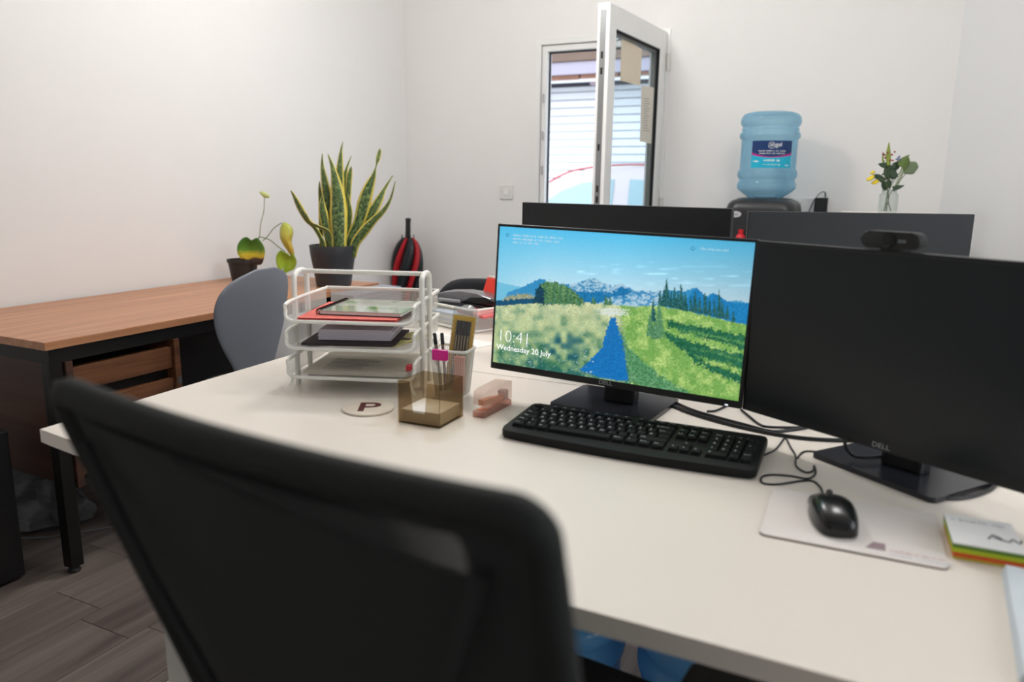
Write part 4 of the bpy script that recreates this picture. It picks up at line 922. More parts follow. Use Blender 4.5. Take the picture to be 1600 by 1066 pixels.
# ------------------------------------------------------------------ keyboard
def keyboard():
    t = thing('keyboard', 'full-size black keyboard on the white desk below the lit monitor', 'keyboard', (-.3735, 1.262, DZ), math.radians(.6))
    Wk, Dk = .452, .16
    Mt_ = T(0, -Dk/2, 0) @ R(4.2, 'X') @ T(0, Dk/2, 0)
    fr = [(-Wk/2+.008, -Dk/2+.004)]+[(-Wk/2+.008+(Wk-.016)*i/14, -Dk/2+.004-.010*math.sin(PI*i/14)) for i in range(1, 14)]+[(Wk/2-.008, -Dk/2+.004), (Wk/2-.001, -Dk/2+.012), (Wk/2, -Dk/2+.02), (Wk/2, Dk/2-.012), (Wk/2-.004, Dk/2-.003), (Wk/2-.012, Dk/2), (-Wk/2+.012, Dk/2), (-Wk/2+.004, Dk/2-.003), (-Wk/2, Dk/2-.012), (-Wk/2, -Dk/2+.02), (-Wk/2+.001, -Dk/2+.012)]
    cs = MB().prism(fr, .001, .017, M=Mt_, bev=.003).build('case', mat('keyboard_case', (24, 25, 26), .6, var=.04, spec=.3), t, smooth=True)
    U = .01905; kh = .0072
    km = mat('key_plastic', (24, 25, 26), .7, var=.05, spec=.25); meshes = {}; leg = []
    def key(x, y, w_=1, h_=1, s='', size=.0085):
        k = (w_, h_)
        if k not in meshes:
            mb = MB(); a, b = (w_*U-.0022)/2, (h_*U-.0022)/2; i_ = .0018
            v = [mb.bm.verts.new(p) for p in ((-a, -b, 0), (a, -b, 0), (a, b, 0), (-a, b, 0), (-a+i_, -b+i_, kh-.001), (a-i_, -b+i_, kh-.001), (a-i_, b-i_*.6, kh), (-a+i_, b-i_*.6, kh))]
            for q in ((3, 2, 1, 0), (4, 5, 6, 7), (0, 1, 5, 4), (1, 2, 6, 5), (2, 3, 7, 6), (3, 0, 4, 7)): mb.bm.faces.new([v[i] for i in q])
            o = mb.build('key', km, t); meshes[k] = o.data
        else: o = bpy.data.objects.new('key', meshes[k]); C.objects.link(o); o.parent = t
        P = Mt_ @ T(x, y, .017); o.matrix_basis = P
        if s: leg.append((s, size if len(s) < 2 else size*.62, P @ T(-(w_*U/2)+.0055 if len(s) < 2 else -(w_*U/2)+.0035, .0022, kh+.0002), 'LEFT'))
    x0, y0 = -Wk/2+.013, -Dk/2+.034; rows = [
        (0, [('Ctrl', 1.25), ('*', 1.25), ('Alt', 1.25), ('', 6.25), ('AltGr', 1.25), ('*', 1.25), ('Menu', 1.25), ('Ctrl', 1.25)]),
        (1, [('Shift', 1.25), ('\\', 1)]+[(c, 1) for c in 'ZXCVBNM,./']+[('Shift', 2.75)]),
        (2, [('Caps', 1.75)]+[(c, 1) for c in "ASDFGHJKL;'#"]+[('', 1.25)]),
        (3, [('Tab', 1.5)]+[(c, 1) for c in 'QWERTYUIOP[]']+[('Enter', 1.5)]),
        (4, [('`', 1)]+[(c, 1) for c in '1234567890-=']+[('Backspace', 2)])]
    for r, ks in rows:
        x = x0; y = y0+r*U
        for s, w_ in ks: key(x+w_*U/2, y, w_, 1, s); x += w_*U
    yf = y0+5*U+.003
    key(x0+U/2, yf, 1, .7, 'Esc')
    for g in range(3):
        for k in range(4): key(x0+(2+g*4.5+k)*U+U/2, yf, 1, .7, 'F%d' % (g*4+k+1))
    xn = x0+15*U+.005
    for k, s in enumerate(('Prt', 'Scr', 'Pau')): key(xn+k*U+U/2, yf, 1, .7, s)
    for k, s in enumerate(('Ins', 'Hm', 'PgU')): key(xn+k*U+U/2, y0+4*U, 1, 1, s)
    for k, s in enumerate(('Del', 'End', 'PgD')): key(xn+k*U+U/2, y0+3*U, 1, 1, s)
    key(xn+1.5*U, y0+U, 1, 1, '^')
    for k, s in enumerate('<v>'): key(xn+k*U+U/2, y0, 1, 1, s)
    xp = xn+3*U+.005
    for r, s in enumerate((('0', '.'), '123', '456', '789', ('Num', '/', '*'))):
        if r == 0: key(xp+U, y0, 2, 1, '0'); key(xp+2.5*U, y0, 1, 1, '.')
        else:
            for k in range(3): key(xp+k*U+U/2, y0+r*U, 1, 1, s[k])
    key(xp+3.5*U, y0+4*U, 1, 1, '-'); key(xp+3.5*U, y0+2.5*U, 1, 2, '+'); key(xp+3.5*U, y0+.5*U, 1, 2, 'Enter')
    merge_text(leg, M_wht, t, 'key_legends')
    text('logitech', .0072, Mt_ @ T(Wk/2-.05, yf-.002, .0173), mat('kb_logo', (150, 152, 155), .4), cs, 'logo')
    mb = MB()
    for k in range(3): mb.box((xp+k*.022+.006, yf-.001, .0172), (xp+k*.022+.009, yf+.001, .0176), M=Mt_)
    mb.build('indicator', mat('indicator_grey', (100, 104, 104), .4), cs)
    for s in (-1, 1): MB().box((s*.19-.01, Dk/2-.03, 0), (s*.19+.01, Dk/2-.02, .009)).build('foot', M_black, t)
keyboard()

# ------------------------------------------------------------------ mouse mat, mouse
mp_ = thing('mouse_mat', 'pale rectangular mouse mat with faint print under the mouse', 'mouse mat', (-.003, 1.083, DZ), math.radians(1.8))
MB().prism(rrect(-.112, -.088, .112, .088, .01), 0, .0018).build('backing', mat('mat_rubber', (120, 110, 98), .8), mp_)
MB().prism(rrect(-.1115, -.0875, .1115, .0875, .01), .0018, .0032).build('surface', mat('mat_cloth', (226, 219, 214), .75, var=.02), mp_)
MB().prism([(.018, -.07), (.042, -.07), (.042, -.048), (.028, -.048)], .0032, .0034).build('print_block', mat('print_mauve', (150, 130, 136), .8), mp_)
text('----------', .0125, T(.047, -.069, .0033), mat('print_pink', (206, 180, 176), .8), mp_, ext=.0001)
text('------ ----------', .0085, T(.047, -.079, .0033), mat('print_grey', (184, 190, 204), .8), mp_, ext=.0001)
def mouse():
    t = thing('computer_mouse', 'black wired mouse lying on the pale mouse mat', 'mouse', (-.027, 1.082, DZ+.0034), math.radians(14))
    P = []; n = 14
    for i in range(n+1):
        v = i/n; y = -.060+.120*v; w_ = .033*(math.sin(PI*min(1, max(.0, (v*.93+.06))))**.38)*(1-.10*math.sin(PI*v)); 
        if v > .92: w_ = max(w_, .024)
        hgt = .038*(math.sin(PI*(.12+.80*v)*1.0)**.7)*(1-.25*v)
        if i == 0: hgt = .012; w_ = .016
        if i == n: hgt = .012
        row = []
        for j in range(13):
            a = PI*j/12; c = math.cos(a); s_ = math.sin(a)
            row.append((-w_*math.copysign(abs(c)**.7, c), y, .002+hgt*(s_**.62)))
        P.append(row)
    mb = MB(); mb.grid(P)
    mb.bm.verts.ensure_lookup_table()
    for row in (0, n): mb.bm.faces.new([mb.bm.verts[row*13+j] for j in range(13)])
    mb.build('body', mat('mouse_black', (20, 21, 22), .25, var=.05), t, smooth='full', subs=1)
    MB().lathe([(0, -.004), (.008, -.0035), (.01, 0), (.008, .0035), (0, .004)], 18, M=T(0, .030, .0235) @ R(90, 'Y')).build('scroll_wheel', M_matte, t, smooth=True)
mouse()
# sticky pads
sn = thing('sticky_note_pads', 'stack of white, green, yellow and orange note pads right of the mouse mat', 'note pad', (.155, 1.098, DZ), math.radians(3))
zc_ = 0
for th_, c, dx in ((.004, (208, 190, 60), .006), (.006, (226, 92, 42), .003), (.006, (186, 204, 40), .0), (.005, (96, 136, 50), -.001), (.002, (232, 232, 230), -.002)):
    MB().box((-.042, -.058+dx*.3, zc_), (.037, .036, zc_+th_), .0005, M=T(dx*.4, -.002*dx, 0)).build('pad', mat('pad_%d_%d' % (c[0], c[1]), c, .7, var=.06, scale=300, stretch=(.1, .1, 1)), sn); zc_ += th_
text('- ------- ---', .0095, T(-.036, .016, zc_+.0002), mat('faint_grey_print', (170, 172, 186), .8), sn, ext=.0001)
mb = MB(); mb.tube(smoothp([(.0, -.03, zc_), (.008, -.015, zc_), (.016, -.028, zc_), (.006, -.022, zc_), (.022, -.03, zc_), (.028, -.02, zc_), (.034, -.03, zc_), (.038, -.018, zc_)], 4), .0011, 5); mb.build('scribble', M_ink, sn)
pp = thing('notepad', 'pale blue-white paper pad at the right edge of the desk', 'paper', (.262, .90, DZ), math.radians(-3))
for i in range(4): MB().box((-.1+i*.001, -.12, i*.003), (.1, .12, i*.003+.0028), .0004).build('sheet', mat('cool_paper', (206, 214, 220), .7), pp)

# ------------------------------------------------------------------ cables
def cable(pts, r, label, z=DZ, m=None):
    P = [at(x, y, z=z+r+(e[0] if e else 0)) for x, y, *e in pts]; c = P[0].copy(); c.z = z
    P = [p-c for p in P]; o = MB().tube(smoothp(P, 7), r, 8).build('cable', m or M_black, smooth=True); o.location = c; return tag(o, label, 'cable')
cable([(1030, 624), (1070, 642), (1110, 655), (1160, 668), (1220, 680), (1270, 686), (1315, 688), (1345, 688)], .0036, 'thick black cable running behind the lit monitor towards the dark one')
cable([(1040, 622), (1080, 640), (1120, 652), (1165, 664), (1205, 674), (1235, 672), (1262, 668)], .003, 'thinner black cable beside the thick cable behind the keyboard')
cable([(1158, 640), (1170, 650), (1185, 662), (1200, 667), (1240, 668), (1262, 667)], .0024, 'black cable dropping from the corner of the lit monitor')
cable([(1105, 643), (1118, 642), (1130, 637), (1140, 632)], .0024, 'short black cable end between the two front monitors')
cable([(1192, 712), (1212, 702), (1226, 684)], .0017, 'thin keyboard cable leaving the keyboard right corner')
cable([(1228, 684), (1236, 700), (1243, 712), (1244, 728), (1258, 738), (1270, 736), (1272, 728), (1274, 740), (1262, 748), (1235, 744), (1205, 742), (1190, 746), (1192, 755), (1215, 757), (1250, 752), (1270, 752), (1282, 762), (1286, 774)], .0017, 'thin black mouse cable looped beside the dark monitor base')
cable([(1246, 716), (1256, 706), (1275, 706), (1285, 710)], .0017, 'short thin black cable curl beside the dark monitor base')
cable([(1320, 688, .05), (1322, 700, .03), (1332, 711, .012), (1350, 715, .012), (1390, 714, .012), (1410, 722, .012)], .003, 'black cable hanging in front of the dark monitor stand', z=DZ+.004)
cable([(1455, 777), (1490, 779), (1520, 775), (1545, 766), (1556, 757)], .003, 'black cable curving out right of the dark monitor base')

# ------------------------------------------------------------------ letter tray
M_mesh = mat('white_mesh_metal', (226, 226, 220), .4)
def net(mb, A, U_, V_, nu, nv, w_=.0011):
    """woven net of flat strips across parallelogram A + u U_ + v V_"""
    A, U_, V_ = Vector(A), Vector(U_), Vector(V_); nn = U_.cross(V_).normalized()*.0005; ud, vd = U_.normalized()*w_/2, V_.normalized()*w_/2
    for i in range(nu+1):
        p = A+U_*(i/nu); q = p+V_; mb.bm.faces.new([mb.bm.verts.new(x) for x in (p-ud, p+ud, q+ud, q-ud)])
    for i in range(nv+1):
        p = A+V_*(i/nv); q = p+U_; mb.bm.faces.new([mb.bm.verts.new(x) for x in (p-vd+nn, q-vd+nn, q+vd+nn, p+vd+nn)])
TY = 20
tr = thing('letter_tray', 'three-tier white mesh letter tray on the white desk', 'letter tray', (-1.155, 1.237, DZ), math.radians(TY))
TW, TD = .285, .275
LV = (.035, .100, .160)
for li, z in enumerate(LV):
    mb = MB(); r = .004; h = .038
    # floor rail and rim with dropped front corners
    fl_ = [(0.012, 0, z), (TW-.012, 0, z)]
    loop = smoothp([(.02, 0, z), (.004, .004, z+.006), (.0, .012, z+.022), (0, .03, z+h), (0, TD-.02, z+h), (.006, TD-.006, z+h), (.02, TD, z+h), (TW-.02, TD, z+h), (TW-.006, TD-.006, z+h), (TW, TD-.02, z+h), (TW, .03, z+h), (TW, .012, z+.022), (TW-.004, .004, z+.006), (TW-.02, 0, z)], 3)
    mb.tube(loop+[Vector((.02+(TW-.04)*(1-i/6), 0, z)) for i in range(1, 6)], r, 8, closed=True)
    tier = mb.build('tier', M_whitemetal, tr, smooth=True)
    mb = MB()
    net(mb, (.004, .002, z-.002), (TW-.008, 0, 0), (0, TD-.006, 0), 95, 90)
    for x in (0, TW): net(mb, (x, .022, z), (0, TD-.03, 0), (0, 0, h-.002), 84, 13)
    net(mb, (.01, TD, z), (TW-.02, 0, 0), (0, 0, h-.002), 90, 13)
    tag(mb.build('mesh_panel', M_mesh, tier), kind='stuff')
for x in (-.004, TW+.004):
    mb = MB(); mb.tube(smoothp([(x, .075, .0), (x, .075, .12), (x, .075, .235), (x, .083, .252), (x, .10, .258), (x, .127, .258), (x, .144, .252), (x, .152, .235), (x, .152, .12), (x, .152, .0)], 4), .0062, 10)
    mb.build('side_frame', M_whitemetal, tr, smooth=True)
MB().tube([(-.004, .114, .257), (TW+.004, .114, .257)], .0052, 10).build('top_bar', M_whitemetal, tr, smooth=True)
for x in (.01, TW-.01):
    for y in (.012, TD-.02):
        s = -1 if x < .1 else 1; s2 = -1 if y < .1 else 1
        MB().tube(smoothp([(x, y, LV[0]), (x+s*.003, y+s2*.004, .02), (x+s*.012, y+s2*.012, .0045)], 5), .0035, 8).build('foot', M_whitemetal, tr, smooth=True)
def on_tray(name, label, cat, x, y, z, rz=0): 
    p = Matrix.Translation((-1.155, 1.237, DZ)) @ R(TY) @ Vector((x, y, z)); return thing(name, label, cat, p, math.radians(TY+rz))
t = on_tray('folder', 'red card folder on the top tier of the white letter tray', 'folder', .13, .125, LV[2]+.002, 2)
MB().box((-.108, -.115, 0), (.112, .115, .0012)).build('cover', mat('red_card', (238, 116, 106), .6, var=.04), t); MB().box((-.106, -.113, .0014), (.11, .113, .004)).build('sheets', mat('dark_red_card', (150, 30, 40), .6), t)
MB().box((-.108, -.115, .0042), (.112, .115, .0054)).build('cover', MATS['red_card'], t)
t = on_tray('ring_notebook', 'spiral notebook with glossy green-white cover lying on the red folder', 'notebook', .158, .135, LV[2]+.008, -3)
MB().box((-.095, -.092, 0), (.098, .09, .0015), .0004).build('back_cover', mat('black_card', (36, 30, 34), .5), t)
MB().box((-.09, -.09, .0016), (.096, .088, .008)).build('pages', M_paper, t)
def cover_mat():
    m = mat('glossy_leaf_print', (186, 198, 186), .08, var=.05, coat=.5); n = m.node_tree.nodes; l = m.node_tree.links
    nz = n.new('ShaderNodeTexNoise'); nz.inputs['Scale'].default_value = 14; tcx = n.new('ShaderNodeTexCoord'); l.new(tcx.outputs['Object'], nz.inputs['Vector'])
    r = n.new('ShaderNodeValToRGB'); r.color_ramp.elements[0].position = .58; r.color_ramp.elements[0].color = rgb((178, 190, 180)); r.color_ramp.elements[1].position = .68; r.color_ramp.elements[1].color = rgb((96, 160, 96)); l.new(nz.outputs[0], r.inputs[0]); l.new(r.outputs[0], n['Principled BSDF'].inputs['Base Color']); return m
MB().box((-.094, -.092, .0082), (.098, .09, .0095), .0003).build('front_cover', cover_mat(), t)
for i in range(22):
    y = -.085+i*.0078; MB().tube([(-.094+.0075*math.cos(a), y, .005+.0075*math.sin(a)) for a in [k*PI/6 for k in range(12)]], .0011, 5, closed=True).build('ring', mat('dark_wire', (58, 34, 40), .35, metal=.5), t)
t = on_tray('paper_bundle', 'bundle of lilac printed sheets on the middle tier', 'paper', .14, .13, LV[1]+.002, 4)
for i in range(6): MB().box((-.09+.003*math.sin(i*3), -.07, .0075+i*.004), (.075+.004*math.sin(i*5), .09, .011+i*.004), .0004).build('sheet', mat('lilac_sheet', (240, 234, 246), .7, var=.05), t)
MB().box((-.12, -.1, .0), (.09, .08, .006), .0005).build('dark_folder', mat('dark_brown_card', (58, 46, 50), .6), t)
t = on_tray('card_sheet', 'pale yellow card beside the lilac sheets on the middle tier', 'paper', .235, .12, LV[1]+.002, -20); MB().box((-.03, -.08, 0), (.03, .08, .003)).build('card', mat('yellow_card', (214, 206, 140), .7), t)
MB().box((-.03, -.01, .0032), (.02, .0, .0055), .0008).build('clip', mat('blue_black_clip', (44, 50, 76), .4), t)
t = on_tray('paper_stack', 'thin stack of white printed sheets on the bottom tier', 'paper', .14, .135, LV[0]+.002, 1)
for i in range(4): MB().box((-.115, -.11+.002*i, i*.0016), (.12, .115, i*.0016+.0013)).build('sheet', mat('warm_paper', (226, 218, 204), .75), t)
mb = MB()
for i in range(9): mb.box((-.08, -.08+i*.012, .0064), (-.08+.08+.06*random.random(), -.0775+i*.012, .0066))
mb.build('print_lines', mat('grey_print', (150, 146, 140), .8), t)
t = on_tray('index_tab', 'red index tab on the sheets at the right of the bottom tier', 'paper', .262, .06, LV[0]+.0105); MB().box((-.006, -.01, 0), (.006, .01, .012), .001).build('tab', mat('red_tab', (220, 70, 80), .6), t)

# ------------------------------------------------------------------ coaster
cs = thing('coaster', 'round pale coaster with a dark letter P in front of the letter tray', 'coaster', (-.918, 1.214, DZ))
MB().lathe([(0, 0), (.050, 0), (.052, .001), (.052, .0045), (.050, .0055), (0, .0055)], 48).build('disc', mat('pale_cork', (224, 214, 198), .7, var=.03), cs, smooth=True)
cu = text('P', .088, R(30) @ T(-.024, -.030, .0056), mat('maroon_print', (96, 50, 48), .7), cs, 'letter', ext=.0002, bold=.0012, sx=1.1)

# ------------------------------------------------------------------ memo box (smoky acrylic)
mx = thing('memo_box', 'smoky brown transparent memo box holding white note paper', 'box', (-.77, 1.22, DZ), math.radians(1))
m_smk = glassy('smoky_acrylic', (230, 221, 206), .93, .06, body=(165, 150, 130))
a = .0465; hgt = .083; th = .0022
MB().box((-a, -a, 0), (a, a, th)).build('bottom', m_smk, mx)
def wallU(M):
    mb = MB(); pts = [(-a, 0), (a, 0), (a, hgt), (.020, hgt), (.014, .022), (-.014, .022), (-.020, hgt), (-a, hgt)]
    mb.prism(pts, 0, th, M=M); return mb
toXZ = Matrix(((1, 0, 0, 0), (0, 0, 1, 0), (0, 1, 0, 0), (0, 0, 0, 1)))
wallU(T(0, -a, th) @ toXZ).build('wall', m_smk, mx)
MB().box((-a, a-th, th), (a, a, hgt)).build('wall', m_smk, mx)
MB().box((-a, -a+th, th), (-a+th, a-th, hgt)).build('wall', m_smk, mx)
MB().box((a-th, -a+th, th), (a, a-th, hgt)).build('wall', m_smk, mx)
nb = thing('note_block', 'block of white note paper inside the smoky memo box', 'paper', (-.77, 1.22, DZ+.0024), math.radians(2))
for i in range(5): MB().box((-.042+.0004*math.sin(i*4), -.0415, i*.005), (.0415, .042, i*.005+.0048)).build('sheets', M_paper, nb)

# ------------------------------------------------------------------ pen cup
pc = thing('pencil_cup', 'white mesh pencil cup behind the smoky memo box', 'pen holder', (-.828, 1.402, DZ), math.radians(10))
def ringp(hx, hy, z, r=.012, n=4): return [Vector((x, y, z)) for x, y in rrect(-hx, -hy, hx, hy, r, n)]
rimp = ringp(.043, .036, .103); botp = ringp(.034, .028, .003)
MB().tube(rimp, .003, 8, closed=True).build('rim', M_whitemetal, pc, smooth=True)
mb = MB()
n_ = len(rimp)
def samp(P, f):
    d_ = [0]
    for i in range(len(P)): d_.append(d_[-1]+(P[(i+1) % len(P)]-P[i]).length)
    s = f*d_[-1]
    for i in range(len(P)):
        if d_[i+1] >= s: k = (s-d_[i])/(d_[i+1]-d_[i]); return P[i].lerp(P[(i+1) % len(P)], k)
    return P[0]
NV = 66
for i in range(NV):
    mb.tube([samp(botp, i/NV), samp(rimp, i/NV)], .00055, 3, caps=False)
for k in range(25):
    v = k/25; mb.tube([samp(botp, j/40).lerp(samp(rimp, j/40), v) for j in range(40)], .0005, 3, closed=True)
tag(mb.build('mesh_wall', M_mesh, pc), kind='stuff')
MB().prism([(p.x, p.y) for p in botp], 0, .004).build('bottom', M_whitemetal, pc)
cupM = T(-.828, 1.402, DZ) @ R(10)
def cthing(name, label, cat, x, y, z, rx=0, ry=0, group=None, rz=0):
    o = thing(name, label, cat, (0, 0, 0), 0, group); o.matrix_world = cupM @ T(x, y, z) @ R(rz) @ R(rx, 'X') @ R(ry, 'Y'); return o
t = cthing('pencil_pack', 'clear pack of black pencils on yellow spotted card standing in the cup', 'pencils', .004, .006, .006, -3, 7, rz=16)
MB().box((-.025, .004, .0), (.025, .005, .168)).build('backing_card', mat('yellow_spotted_card', (250, 200, 60), .6), t)
mb = MB()
for i in range(17):
    for s in (-1, 1):
        for c_ in (0, 1): mb.lathe([(0, 0), (.0011, 0)], 8, M=T(s*(.0178+c_*.0044), .0038, .006+i*.0095+c_*.0047) @ R(90, 'X'))
mb.build('spots', mat('spot_brown', (120, 80, 20), .6), t)
for i in range(5):
    pz = MB().tube([(-.0128+i*.0064, .0005, .01), (-.0128+i*.0064, .0005, .157)], .0032, 6).build('pencil', mat('pencil_black', (34, 36, 40), .4), t)
    MB().box((-.0138+i*.0064, -.0031, .045), (-.0118+i*.0064, -.0027, .125), .0).build('gilt_print', mat('gilt', (210, 190, 140), .4), pz)
MB().box((-.0265, -.004, 0), (.0265, -.0036, .185)).box((-.0265, .0054, 0), (.0265, .0058, .19)).build('sleeve', glassy('clear_film', (246, 247, 248), .95, .08), t)
for i, (x, y) in enumerate(((-.033, -.004), (-.024, .0))):
    t = cthing('pen', 'dark fineliner pen in the cup, %s of the pair left of the pencils' % ('left' if i == 0 else 'right'), 'pen', x+.008, y, .006, 0, -7+i*3, 'pens in the pencil cup')
    MB().tube([(0, 0, 0), (0, 0, .105)], .0036, 10).build('barrel', mat('pen_taupe', (132, 118, 104), .4), t, smooth=True)
    MB().tube([(0, 0, .105), (0, 0, .128), (0, 0, .13)], [.0042, .004, .003], 10).build('cap', M_black, t, smooth=True)
t = cthing('eraser', 'salmon pink block standing inside the pencil cup', 'eraser', .018, -.014, .006, 3, 4); MB().box((-.012, -.006, 0), (.012, .006, .085), .002).build('block', mat('salmon_plastic', (238, 150, 128), .5), t)
t = cthing('paper_clip', 'bright pink clip hooked on the rim of the pencil cup', 'clip', -.014, -.038, .093); MB().box((-.018, -.006, -.010), (.018, .004, .014), .003).build('body', mat('magenta_plastic', (226, 30, 150), .35), t, smooth=True)
MB().box((-.0135, -.0075, -.003), (.0135, -.006, .009), .0006).build('lever', MATS['magenta_plastic'], t)

# ------------------------------------------------------------------ stapler
sp_ = thing('stapler', 'clear acrylic stapler with rose gold workings beside the memo box', 'stapler', (-.690, 1.332, DZ), math.radians(-2))
m_acr = glassy('clear_acrylic', (246, 238, 234), .82, .06, body=(232, 214, 208)); m_rg = mat('rose_gold', (240, 168, 124), .3, metal=.5)
MB().box((-.014, -.06, 0), (.014, .055, .013), .002).build('base', glassy('pink_acrylic', (246, 220, 210), .62, .08, body=(232, 180, 164)), sp_)
yz = Matrix(((0, 0, 1, -.013), (1, 0, 0, 0), (0, 1, 0, 0), (0, 0, 0, 1)))
MB().prism([(-.058, .026), (-.05, .026), (.03, .018), (.056, .014), (.056, .052), (.03, .058), (-.04, .056), (-.058, .052)], 0, .026, M=yz).build('arm', m_acr, sp_)
MB().prism([(-.05, .022), (.03, .015), (.034, .024), (-.02, .032), (-.05, .034)], 0, .012, M=Matrix(((0, 0, 1, -.006), (1, 0, 0, 0), (0, 1, 0, 0), (0, 0, 0, 1)))).build('magazine', m_rg, sp_)
MB().box((-.008, -.052, .0135), (.008, -.036, .0145)).build('anvil', m_rg, sp_)
MB().box((-.009, .034, .0135), (.009, .05, .034), .002).build('hinge', mat('pale_rose', (226, 190, 186), .3), sp_)

# ------------------------------------------------------------------ mesh basket on far desk with its contents
bk = thing('mesh_basket', 'white mesh desk basket on the far desk behind the pencil cup', 'basket', (-1.125, 2.03, DZ), math.radians(-21))
BW, BD, BH = .30, .25, .072
def rimtube(z, r=.004): return MB().tube([Vector((x, y, z)) for x, y in rrect(-BW, 0, 0, BD, .02, 4)], r, 8, closed=True)
rimtube(BH).build('rim', M_whitemetal, bk, smooth=True); rimtube(.005).build('base_rail', M_whitemetal, bk, smooth=True)
mb = MB()
net(mb, (-BW, 0, .005), (BW, 0, 0), (0, 0, BH-.005), 80, 18); net(mb, (0, 0, .005), (0, BD, 0), (0, 0, BH-.005), 66, 18); net(mb, (-BW, 0, .005), (0, BD, 0), (0, 0, BH-.005), 66, 18); net(mb, (-BW, BD, .005), (BW, 0, 0), (0, 0, BH-.005), 80, 18)
tag(mb.build('mesh_wall', M_mesh, bk), kind='stuff')
MB().box((-BW+.003, .003, .003), (-.003, BD-.003, .006)).build('bottom', M_whitemetal, bk)
MB().tube([(-.2, .18, BH), (-.2, .18, BH+.001)], .001, 5)
bM = T(-1.125, 2.03, DZ) @ R(-21)
def bthing(name, label, cat, x, y, z, rz=0, rx=0, ry=0): o = thing(name, label, cat); o.matrix_world = bM @ T(x, y, z) @ R(rz) @ R(rx, 'X') @ R(ry, 'Y'); return o
t = bthing('hole_punch', 'black and silver hole punch lying across the white mesh basket', 'hole punch', -.165, .13, .048, 15)
yz2 = lambda x0: Matrix(((1, 0, 0, 0), (0, 0, 1, x0), (0, 1, 0, 0), (0, 0, 0, 1)))
MB().prism([(-.11, 0), (.1, 0), (.105, .014), (.06, .02), (-.09, .02), (-.115, .012)], 0, .1, M=yz2(-.05), bev=.003).build('base', M_black, t)
MB().prism([(-.12, .024), (.08, .022), (.11, .03), (.1, .044), (.05, .055), (-.02, .058), (-.09, .052), (-.125, .04)], 0, .07, M=yz2(-.035), bev=.006).build('lever', mat('gunmetal', (138, 138, 142), .25, metal=.7), t, smooth=True)
MB().prism([(-.02, .02), (.112, .02), (.118, .036), (.08, .047), (.02, .042)], 0, .078, M=yz2(-.039), bev=.005).build('grip', M_blackg, t, smooth=True)
MB().box((-.11, -.04, .01), (-.02, .04, .03), .004).build('stapling_block', mat('silver_plastic', (190, 190, 192), .3), t)
t = bthing('spiral_notebook', 'bright red spiral notebook leaning in the far mesh basket', 'notebook', -.085, .17, .03, 14, -24, 4)
MB().box((-.08, 0, 0), (.08, .008, .125), .001).build('cover', mat('bright_red_card', (238, 66, 50), .5, var=.04), t)
mb_m = None
for i in range(26):
    x = -.076+i*.0061
    MB().tube([(x, .004+.006*math.cos(a), .124+.006*math.sin(a)) for a in [k*PI/4 for k in range(8)]], .0009, 4, closed=True).build('ring', M_whitemetal, t)
t = bthing('spiral_notebook', 'pink-red notebook lying flat in the far mesh basket below the red one', 'notebook', -.05, .09, .05, -5, 3); MB().box((-.07, -.06, 0), (.08, .06, .008), .001).build('cover', mat('pinkish_red_card', (224, 110, 110), .5), t)
t = bthing('plastic_wrap', 'crumpled clear plastic wrap at the front of the mesh basket', 'wrap', -.055, .025, .054)
mb = MB(); P = []
for i in range(9):
    row = []
    for j in range(17):
        a = 2*PI*j/16; r_ = .022*math.sin(PI*(i+.5)/9.5)+.006*noise.noise(Vector((math.cos(a)*2, math.sin(a)*2, i*.8))); row.append((r_*1.3*math.cos(a), r_*math.sin(a), .028*i/8))
    row[-1] = row[0]; P.append(row)
mb.grid(P).build('wrap', glassy('crumpled_film', (214, 218, 216), .5, .15, body=(190, 194, 190)), t, smooth=True)
t = bthing('paper_bundle', 'blue and white printed papers inside the far mesh basket', 'paper', -.22, .12, .008)
for i in range(4): MB().box((-.06+i*.003, -.1, i*.009), (.1, .1, i*.009+.008)).build('sheet', mat('pale_blue_sheet', (190, 208, 228), .7) if i % 2 else M_paper, t)
t = thing('paper_sheet', 'printed white sheets lying on the far desk in front of the mesh basket', 'paper', (-1.13, 1.86, DZ), math.radians(-15))
MB().box((-.15, -.1, 0), (.12, .1, .0015)).build('sheet', M_paper, t)
mb = MB()
for i in range(10): mb.box((-.12, -.08+i*.016, .0016), (-.12+.1+.1*random.random(), -.078+i*.016, .0018))
mb.build('print_lines', MATS['grey_print'], t)

